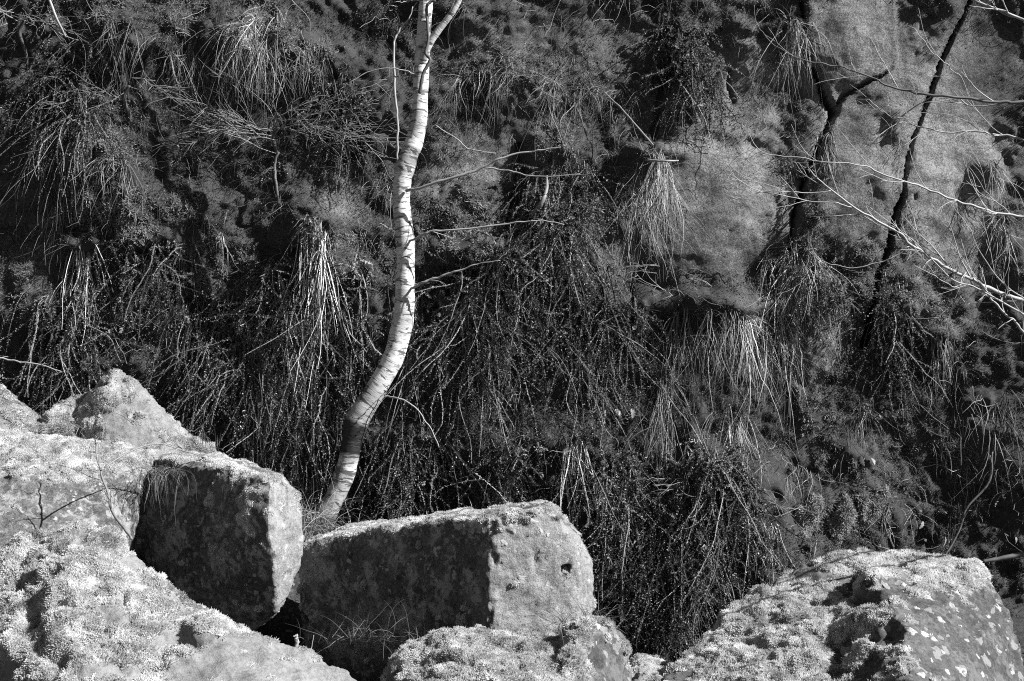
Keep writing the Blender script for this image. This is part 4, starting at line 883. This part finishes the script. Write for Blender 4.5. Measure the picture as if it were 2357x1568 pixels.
# ------------------------------------------------------------------ bare tree standing just outside the right edge, its branches reaching in
TX, TY = P(2760, 784, 7.3)[0], 7.3
btree = empty('bare_tree', (TX, TY, 0.0)); T0 = np.array(btree.location)
tag(btree, 'leafless tree whose pale thin branches reach in from the right edge', 'bare tree')
mb = MB(); tz = np.linspace(-.1, 5.2, 60); tp = np.stack([TX + .05 * np.sin(tz * 1.3), TY + .04 * np.cos(tz), tz], -1)
tube(mb, tp - T0, np.linspace(.06, .025, 60) * (1 + .06 * vnoise(tp * 9, 3)), 14, rough=.035); mb.build('trunk', M['bark'], btree, smooth=True)
FB = [
    ([(1745, 56, 6.35, 2), (1765, 87, 6.35, 2.5), (1811, 123, 6.33, 3), (1862, 141, 6.3, 4), (1924, 152, 6.3, 4.5), (1990, 171, 6.3, 5), (2041, 194, 6.28, 6), (2092, 210, 6.27, 7), (2148, 219, 6.25, 8), (2230, 226, 6.25, 9), (2312, 236, 6.25, 10), (2357, 234, 6.25, 11), (2480, 240, 6.27, 13), (2759, 300, 7.3, 16)], 9, 'darktwig'),
    ([(1732, 327, 6.0, 2), (1750, 348, 6.0, 2.5), (1786, 358, 6.0, 3), (1842, 365, 6.0, 3), (1908, 373, 6.0, 3.5), (1980, 381, 6.02, 4), (2041, 404, 6.04, 5), (2092, 422, 6.06, 5.5), (2143, 437, 6.08, 6), (2194, 460, 6.1, 6.5), (2246, 478, 6.12, 7), (2297, 491, 6.14, 7.5), (2357, 498, 6.16, 8), (2480, 520, 6.2, 10), (2759, 600, 7.3, 13)], 10, 'twig'),
    ([(1862, 388, 5.8, 3), (1908, 434, 5.8, 5), (1964, 475, 5.82, 6), (2016, 506, 5.84, 7), (2067, 537, 5.86, 8), (2097, 562, 5.88, 9), (2143, 595, 5.9, 10), (2194, 623, 5.94, 11), (2246, 649, 5.98, 12), (2297, 672, 6.02, 13), (2357, 693, 6.06, 14), (2480, 745, 6.15, 17), (2759, 880, 7.3, 22)], 16, 'twig'),
    ([(1668, 373, 5.75, 1.5), (1694, 409, 5.76, 2), (1745, 442, 5.78, 3), (1801, 450, 5.78, 3), (1862, 462, 5.8, 3), (1913, 467, 5.8, 3.5), (1964, 476, 5.82, 4)], 3, 'twig'),
    ([(1673, 450, 5.78, 1.5), (1699, 456, 5.78, 2), (1745, 444, 5.78, 2.5), (1801, 440, 5.78, 3), (1862, 444, 5.8, 3), (1910, 440, 5.8, 3.5)], 3, 'twig'),
    ([(1880, 596, 5.9, 1.5), (1913, 608, 5.9, 2), (1964, 617, 5.9, 2.5), (2016, 606, 5.9, 3), (2056, 593, 5.89, 3.5), (2092, 566, 5.88, 4)], 2, 'twig'),
    ([(2000, 230, 6.3, 1.5), (2035, 258, 6.3, 2), (2067, 276, 6.3, 2.5), (2118, 291, 6.3, 3), (2169, 302, 6.3, 4), (2235, 304, 6.3, 5), (2297, 309, 6.3, 6), (2357, 322, 6.3, 7), (2480, 350, 6.3, 9), (2759, 420, 7.3, 12)], 12, 'twig'),
    ([(2180, -30, 6.4, 4), (2235, -2, 6.4, 6), (2297, 23, 6.4, 8), (2357, 46, 6.4, 9), (2480, 95, 6.35, 11), (2759, 190, 7.3, 14)], 5, 'twig'),
    ([(2092, 56, 6.2, 2), (2128, 98, 6.2, 2.5), (2159, 133, 6.2, 3), (2185, 155, 6.22, 3), (2210, 179, 6.23, 2.5), (2230, 224, 6.25, 2.5)], 2, 'twig'),
    ([(2010, 312, 6.4, 2), (2040, 290, 6.38, 4), (2080, 264, 6.35, 4), (2123, 235, 6.3, 3.5), (2148, 219, 6.25, 3)], 0, 'twig'),
    ([(2240, 646, 5.97, 5), (2261, 660, 5.95, 6), (2281, 690, 5.95, 6.5), (2322, 730, 5.95, 7), (2357, 765, 5.97, 8), (2450, 860, 6.05, 10), (2759, 1100, 7.3, 13)], 8, 'twig'),
    ([(1990, 470, 5.7, 1.5), (2060, 520, 5.72, 2.5), (2120, 570, 5.76, 3.5), (2190, 640, 5.8, 4), (2260, 668, 5.86, 5), (2357, 722, 5.95, 6), (2480, 790, 6.1, 8), (2757, 960, 7.3, 11)], 8, 'twig'),
    ([(2150, 430, 5.7, 1.2), (2190, 470, 5.74, 2), (2230, 520, 5.78, 2.5), (2252, 570, 5.82, 3), (2300, 640, 5.9, 4), (2370, 700, 6.06, 5)], 5, 'twig'),
    ([(2230, 380, 6.0, 1.2), (2262, 430, 6.0, 2), (2280, 455, 6.05, 2.5), (2330, 492, 6.14, 4)], 3, 'twig'),
    ([(2100, 610, 5.8, 1.5), (2160, 640, 5.85, 2.5), (2205, 660, 5.9, 3), (2222, 628, 5.95, 4)], 2, 'twig'),
]
for k_, (rows, nt_, mt) in enumerate(FB):
    rows = [(x, y, Y - (.45 if k_ == 1 and x < 2700 else 0), wd * .74) for x, y, Y, wd in rows]
    o, s = limb('branch', rows, M[mt], btree, T0, 8, wig=.006)
    far = s[toPX(s[:, :3])[0] >= 2420]; vis = s[toPX(s[:, :3])[0] < 2420]
    if len(far) > 8: twigs(o, T0, far[::-1], 4, M[mt], (.12, .4), .3, .12, lo=.05)
    twigs(o, T0, vis[::-1], nt_, M['twig'], (.10, .34), .5, .12, lo=.04)

# ------------------------------------------------------------------ bare bush and single twigs
def bush(px, py, n, L, label, spread=1.0, Yoff=.06, mat='twig', stem=True, upb=.2, tone=.75, sag=.03):
    b = on_cliff(np.array([px]), np.array([py]))[0]; root = empty('bare_bush', b); tag(root, label, 'bush')
    if stem:
        c = np.array([[0, .02, -.25, .011], [.01, -.04, -.12, .011], [-.02, -.07, 0, .012], [.02, -.10, .07, .009]]); s = spline(c, 24)
        mb = MB(); tube(mb, s[:, :3], s[:, 3], 7, rough=.05, tone=.6); mb.build('stem', M['darktwig'], root, smooth=True)
    for k in range(n):
        th = random.uniform(-1, 1) * math.pi * .62; d = np.array([math.sin(th) * spread * 1.3, random.uniform(-.5, 0), math.cos(th) * .3 + upb * .7 + random.gauss(0, .15)]); d = d / np.linalg.norm(d)
        p = np.array([0, -.09, .05]) * stem + np.array([math.sin(th) * random.random() * .36 * L[1] / .6, random.uniform(-.05, .03), random.gauss(0, .05)]); pts = [p]; ln = random.uniform(*L)
        for j in range(12): d = nrm(d + np.array([random.gauss(0, .13), random.gauss(0, .09), random.gauss(-sag, .12)])); pts.append(pts[-1] + d * ln / 12)
        pts = np.array(pts); mb = MB(); t0 = tone * random.uniform(.6, 1.3); tube(mb, pts, np.linspace(.0026, .0009, 13), 4, tone=t0)
        for q in range(7):
            a = random.randint(2, 11); d2 = nrm(pts[a] - pts[a - 1] + np.array([random.gauss(0, .02), random.gauss(0, .012), random.gauss(0, .02)])); pp = [pts[a]]; l2 = ln * random.uniform(.15, .5)
            for j in range(6): d2 = nrm(d2 + np.array([random.gauss(0, .16), random.gauss(0, .1), random.gauss(-sag, .16)])); pp.append(pp[-1] + d2 * l2 / 6)
            tube(mb, np.array(pp), np.linspace(.0017, .0007, 7), 3, tone=t0)
        mb.build('branch', M[mat], root)
bush(640, 325, 60, (.25, .65), 'tangled leafless bush spreading wide left of the birch trunk')
bush(300, 230, 14, (.15, .4), 'small leafless bush at upper left', upb=-.3, tone=.7)
bush(1300, 215, 9, (.15, .4), 'wispy leafless bush above the middle column of heather', stem=False, upb=-.2, tone=.7)
bush(60, 80, 14, (.2, .5), 'drooping bare bush in the top left corner', upb=-.5, tone=.9)
bush(1560, 650, 10, (.15, .4), 'low twiggy bush along the top of the long grass fringe', stem=False, upb=0, tone=.75)
bush(1010, 1060, 8, (.15, .35), 'twiggy bush just above the middle block', stem=False, upb=0, tone=.8)
bush(1650, 1130, 12, (.2, .4), 'twiggy bush within the heather curtain of the hollow', stem=False, upb=-.1, tone=.8)
def stick(rows, label, mat='twig', nt_=0, name='bare_twig', cat='twig', L=(.05, .15), wig=.004):
    b = P(*rows[0][:3]); r = empty(name, b); tag(r, label, cat, None)
    o, s = limb('stem', rows, M[mat], r, b, 6, wig=wig)
    if nt_: twigs(o, b, s, nt_, M[mat], L, .6, .1)
def Ycl(px, py, off): return float(on_cliff(np.array([px]), np.array([py]))[0, 1] - off)
stick([(100, -40, Ycl(100, 10, .25), 7), (118, 10, Ycl(118, 10, .22), 7), (130, 42, Ycl(130, 42, .2), 6.5), (152, 86, Ycl(152, 86, .14), 5)], 'short pale stick poking down at the top left', wig=.001)
stick([(303, 1240, 6.35, 6), (285, 1215, 6.45, 6), (258, 1175, 6.6, 6), (247, 1135, 6.7, 5.5), (233, 1090, 6.8, 4.5), (222, 1050, 6.9, 3.5), (218, 1005, 7.0, 2)], 'crooked bare sapling standing before the large left block', 'greytwig', nt_=5, name='bare_sapling', cat='sapling', L=(.12, .38))
stick([(505, 1062, 7.55, 2), (430, 1040, 7.2, 3), (370, 1022, 7.1, 3), (310, 1035, 6.95, 3.5), (240, 1075, 6.8, 4)], 'arched twig lying along the top of the large left block', 'greytwig', nt_=4, L=(.06, .2))
stick([(-40, 818, 7.9, 4), (0, 824, 7.9, 4), (40, 832, 7.9, 3.5), (90, 838, 7.9, 3), (140, 856, 7.9, 2)], 'budded twig reaching in at the left edge above the small dark boulder', nt_=5, L=(.03, .06))
stick([(676, 1510, 6.5, 10), (680, 1490, 6.5, 9), (683, 1472, 6.5, 9), (681, 1462, 6.5, 8)], 'snapped stub standing below the large left block', nt_=2, name='dead_stub', cat='stub', L=(.03, .06))
stick([(712, 1530, 6.5, 3), (714, 1500, 6.5, 2.5), (722, 1462, 6.5, 1.5)], 'thin upright twig beside the snapped stub')
stick([(2420, 1265, 7.6, 14), (2357, 1276, 7.6, 13), (2310, 1284, 7.6, 11), (2262, 1292, 7.6, 8)], 'fallen branch entering at the right edge behind the big boulder', 'darktwig', name='fallen_branch', cat='branch', nt_=1)
stick([(1390, 212, Ycl(1390, 212, .12), 3), (1430, 250, Ycl(1430, 250, .2), 4), (1470, 296, Ycl(1470, 296, .25), 4.5), (1503, 334, Ycl(1503, 334, .16), 4)], 'straight slanting twig pointing at the round headed tuft', 'greytwig', wig=.002)
stick([(1490, 368, Ycl(1490, 368, .1), 6), (1525, 371, Ycl(1525, 371, .2), 5), (1562, 371, Ycl(1562, 371, .2), 4)], 'short level stub in the round headed tuft', name='dead_stub', cat='stub')
stick([(1225, 500, Ycl(1225, 500, .05), 10), (1245, 468, Ycl(1245, 468, .1), 11), (1258, 440, Ycl(1258, 440, .12), 9), (1260, 405, Ycl(1260, 405, .12), 4)], 'broken pale stub in the middle column of heather', 'greytwig', name='dead_stub', cat='stub')
stick([(2160, 1300, Ycl(2160, 1230, .1), 4), (2205, 1230, Ycl(2205, 1230, .08), 5), (2225, 1170, Ycl(2225, 1170, .06), 5), (2275, 1110, Ycl(2275, 1110, .06), 6), (2285, 1040, Ycl(2285, 1040, .05), 4)], 'dark bent creeper climbing the shaded right corner', 'darktwig', name='woody_creeper', cat='creeper', nt_=2)
stick([(640, 470, Ycl(640, 470, .05), 6), (636, 430, Ycl(636, 430, .08), 7), (632, 385, Ycl(632, 385, .1), 7), (640, 350, Ycl(640, 350, .12), 6)], 'dark upright stem under the wide leafless bush', 'darktwig', name='bare_shoot', cat='shoot')

# grass on the boulders
def free_tuft(px, py, Y, n, ln, label, tone=1.0, wd=30, dirv=(0, -.3, .2), droop=.3, spread=.5):
    b = P(px, py, Y); R = np.stack([RNG.normal(0, wd * K * Y * .4, n), RNG.normal(0, .03, n), RNG.normal(0, .01, n)], -1)
    d0 = np.array(dirv) + spread * RNG.standard_normal((n, 3)); L = ln * K * Y * np.clip(.75 + .3 * RNG.standard_normal(n), .3, 1.3)
    pts = paths(R, d0, L, 8, droop, .07, cl=False); mb = MB(); ribbons(mb, pts, .0018 + .0014 * RNG.random(n), tone * np.clip(1 + .35 * RNG.standard_normal(n), .3, 1.9))
    tag(mb.build('grass_tuft', M['grass'], loc=b), label, 'grass tuft', 'grass tufts among the boulders')
free_tuft(368, 1082, 7.25, 130, 105, 'dark tuft hanging down the front of the large left block', .6, 60, (0.1, -.4, .1), .4)
free_tuft(1300, 1442, 6.35, 70, 110, 'dry tuft on top of the low mossy boulder at bottom centre', .9, 50, (-.1, -.3, .5), .12, .5)
free_tuft(1370, 1425, 6.6, 70, 70, 'thin dry grass behind the lichened tip at bottom centre', .8, 70, (.2, -.1, .7), .1, .5)
free_tuft(150, 985, 7.85, 130, 80, 'tuft in the gap left of the pyramid shaped boulder', .7, 90, (-.4, -.2, .3), .15, .5)
free_tuft(455, 1035, 7.9, 120, 60, 'low tuft right of the pyramid shaped boulder', .75, 60, (-.2, -.1, .7), .1, .5)
free_tuft(715, 1215, 8.3, 300, 130, 'grass round the foot of the birch', .9, 60, (.1, -.2, .9), .22, .6)
free_tuft(850, 1470, 6.8, 140, 90, 'dim tuft in the hollow in front of the middle block', .45, 160, (0, -.1, .8), .1, .6)

# dead leaves
def leaf_mesh():
    mb = MB(); a = []
    prof = [(0, .02), (.12, .10), (.2, .17), (.27, .11), (.38, .26), (.47, .16), (.6, .30), (.7, .18), (.82, .22), (.93, .12), (1, .0)]
    v = []; 
    for t, wd in prof: v += [(-wd, t, .10 * wd + .12 * math.sin(t * 3)), (0, t, .12 * math.sin(t * 3) - .03), (wd, t, .22 * wd + .12 * math.sin(t * 3))]
    q = []
    for i in range(len(prof) - 1):
        for c in (0, 1): q.append((i * 3 + c, i * 3 + c + 1, i * 3 + c + 4, i * 3 + c + 3))
    mb.add(np.array(v), q=q); return mb.mesh('fallen_leaf', M['litter'])
LM = leaf_mesh()
LEAVES = [(285, 710, 24, 'largest pale leaf, caught in heather at left'), (282, 768, 18, 'curled pale leaf under the largest leaf at left'), (340, 625, 12, 'tiny pale leaf right of the far left straw fan'),
          (1612, 762, 14, 'pale leaf on the long grass fringe'), (1428, 962, 22, 'left one of two pale leaves above the middle block'), (1455, 962, 20, 'right one of two pale leaves above the middle block'),
          (1370, 1052, 14, 'small pale leaf left of the heather hollow'), (1965, 870, 18, 'pale leaf on the dark ledge below the cracks'), (1945, 872, 14, 'darker leaf touching the ledge leaf'), (2005, 806, 12, 'little leaf above the dark ledge'),
          (1985, 1072, 22, 'bright leaf above the moss cushions'), (2008, 1068, 18, 'second bright leaf beside the one above the cushions'), (1670, 1160, 18, 'upright leaf in the long heather curtain'), (1612, 1215, 14, 'leaf low in the heather curtain'),
          (1700, 1075, 14, 'flat leaf at the top of the heather curtain'), (2165, 1255, 20, 'oak leaf just above the big right boulder'), (2110, 1215, 18, 'leaf in the dark corner above the big right boulder'), (2225, 1280, 16, 'leaf by the fallen branch'),
          (2330, 1250, 18, 'leaf above the fallen branch at the edge'), (1940, 1205, 12, 'leaf stuck on the middle moss cushion'), (2270, 1060, 14, 'leaf on the dark bent creeper'), (2255, 1200, 15, 'leaf right of the dark bent creeper')]
for (px, py, r, lab) in LEAVES:
    p = on_cliff(np.array([px]), np.array([py]))[0] + np.array([0, -.055, 0]); o = bpy.data.objects.new('fallen_leaf', LM); COL.objects.link(o)
    o.location = p; s = r * K * 8.8 * 1.15; o.scale = (s, s, s)
    o.rotation_euler = (random.uniform(.6, 2.2), random.uniform(-.6, .6), random.uniform(-1.2, 1.2) + .3); tag(o, lab, 'dead leaf', 'pale dead leaves caught on the rock face')
print('TRIS', sum(sum(len(p.vertices) - 2 for p in ()) or len(o.data.loops) - 2 * len(o.data.polygons) for o in COL.objects if o.type == 'MESH'))
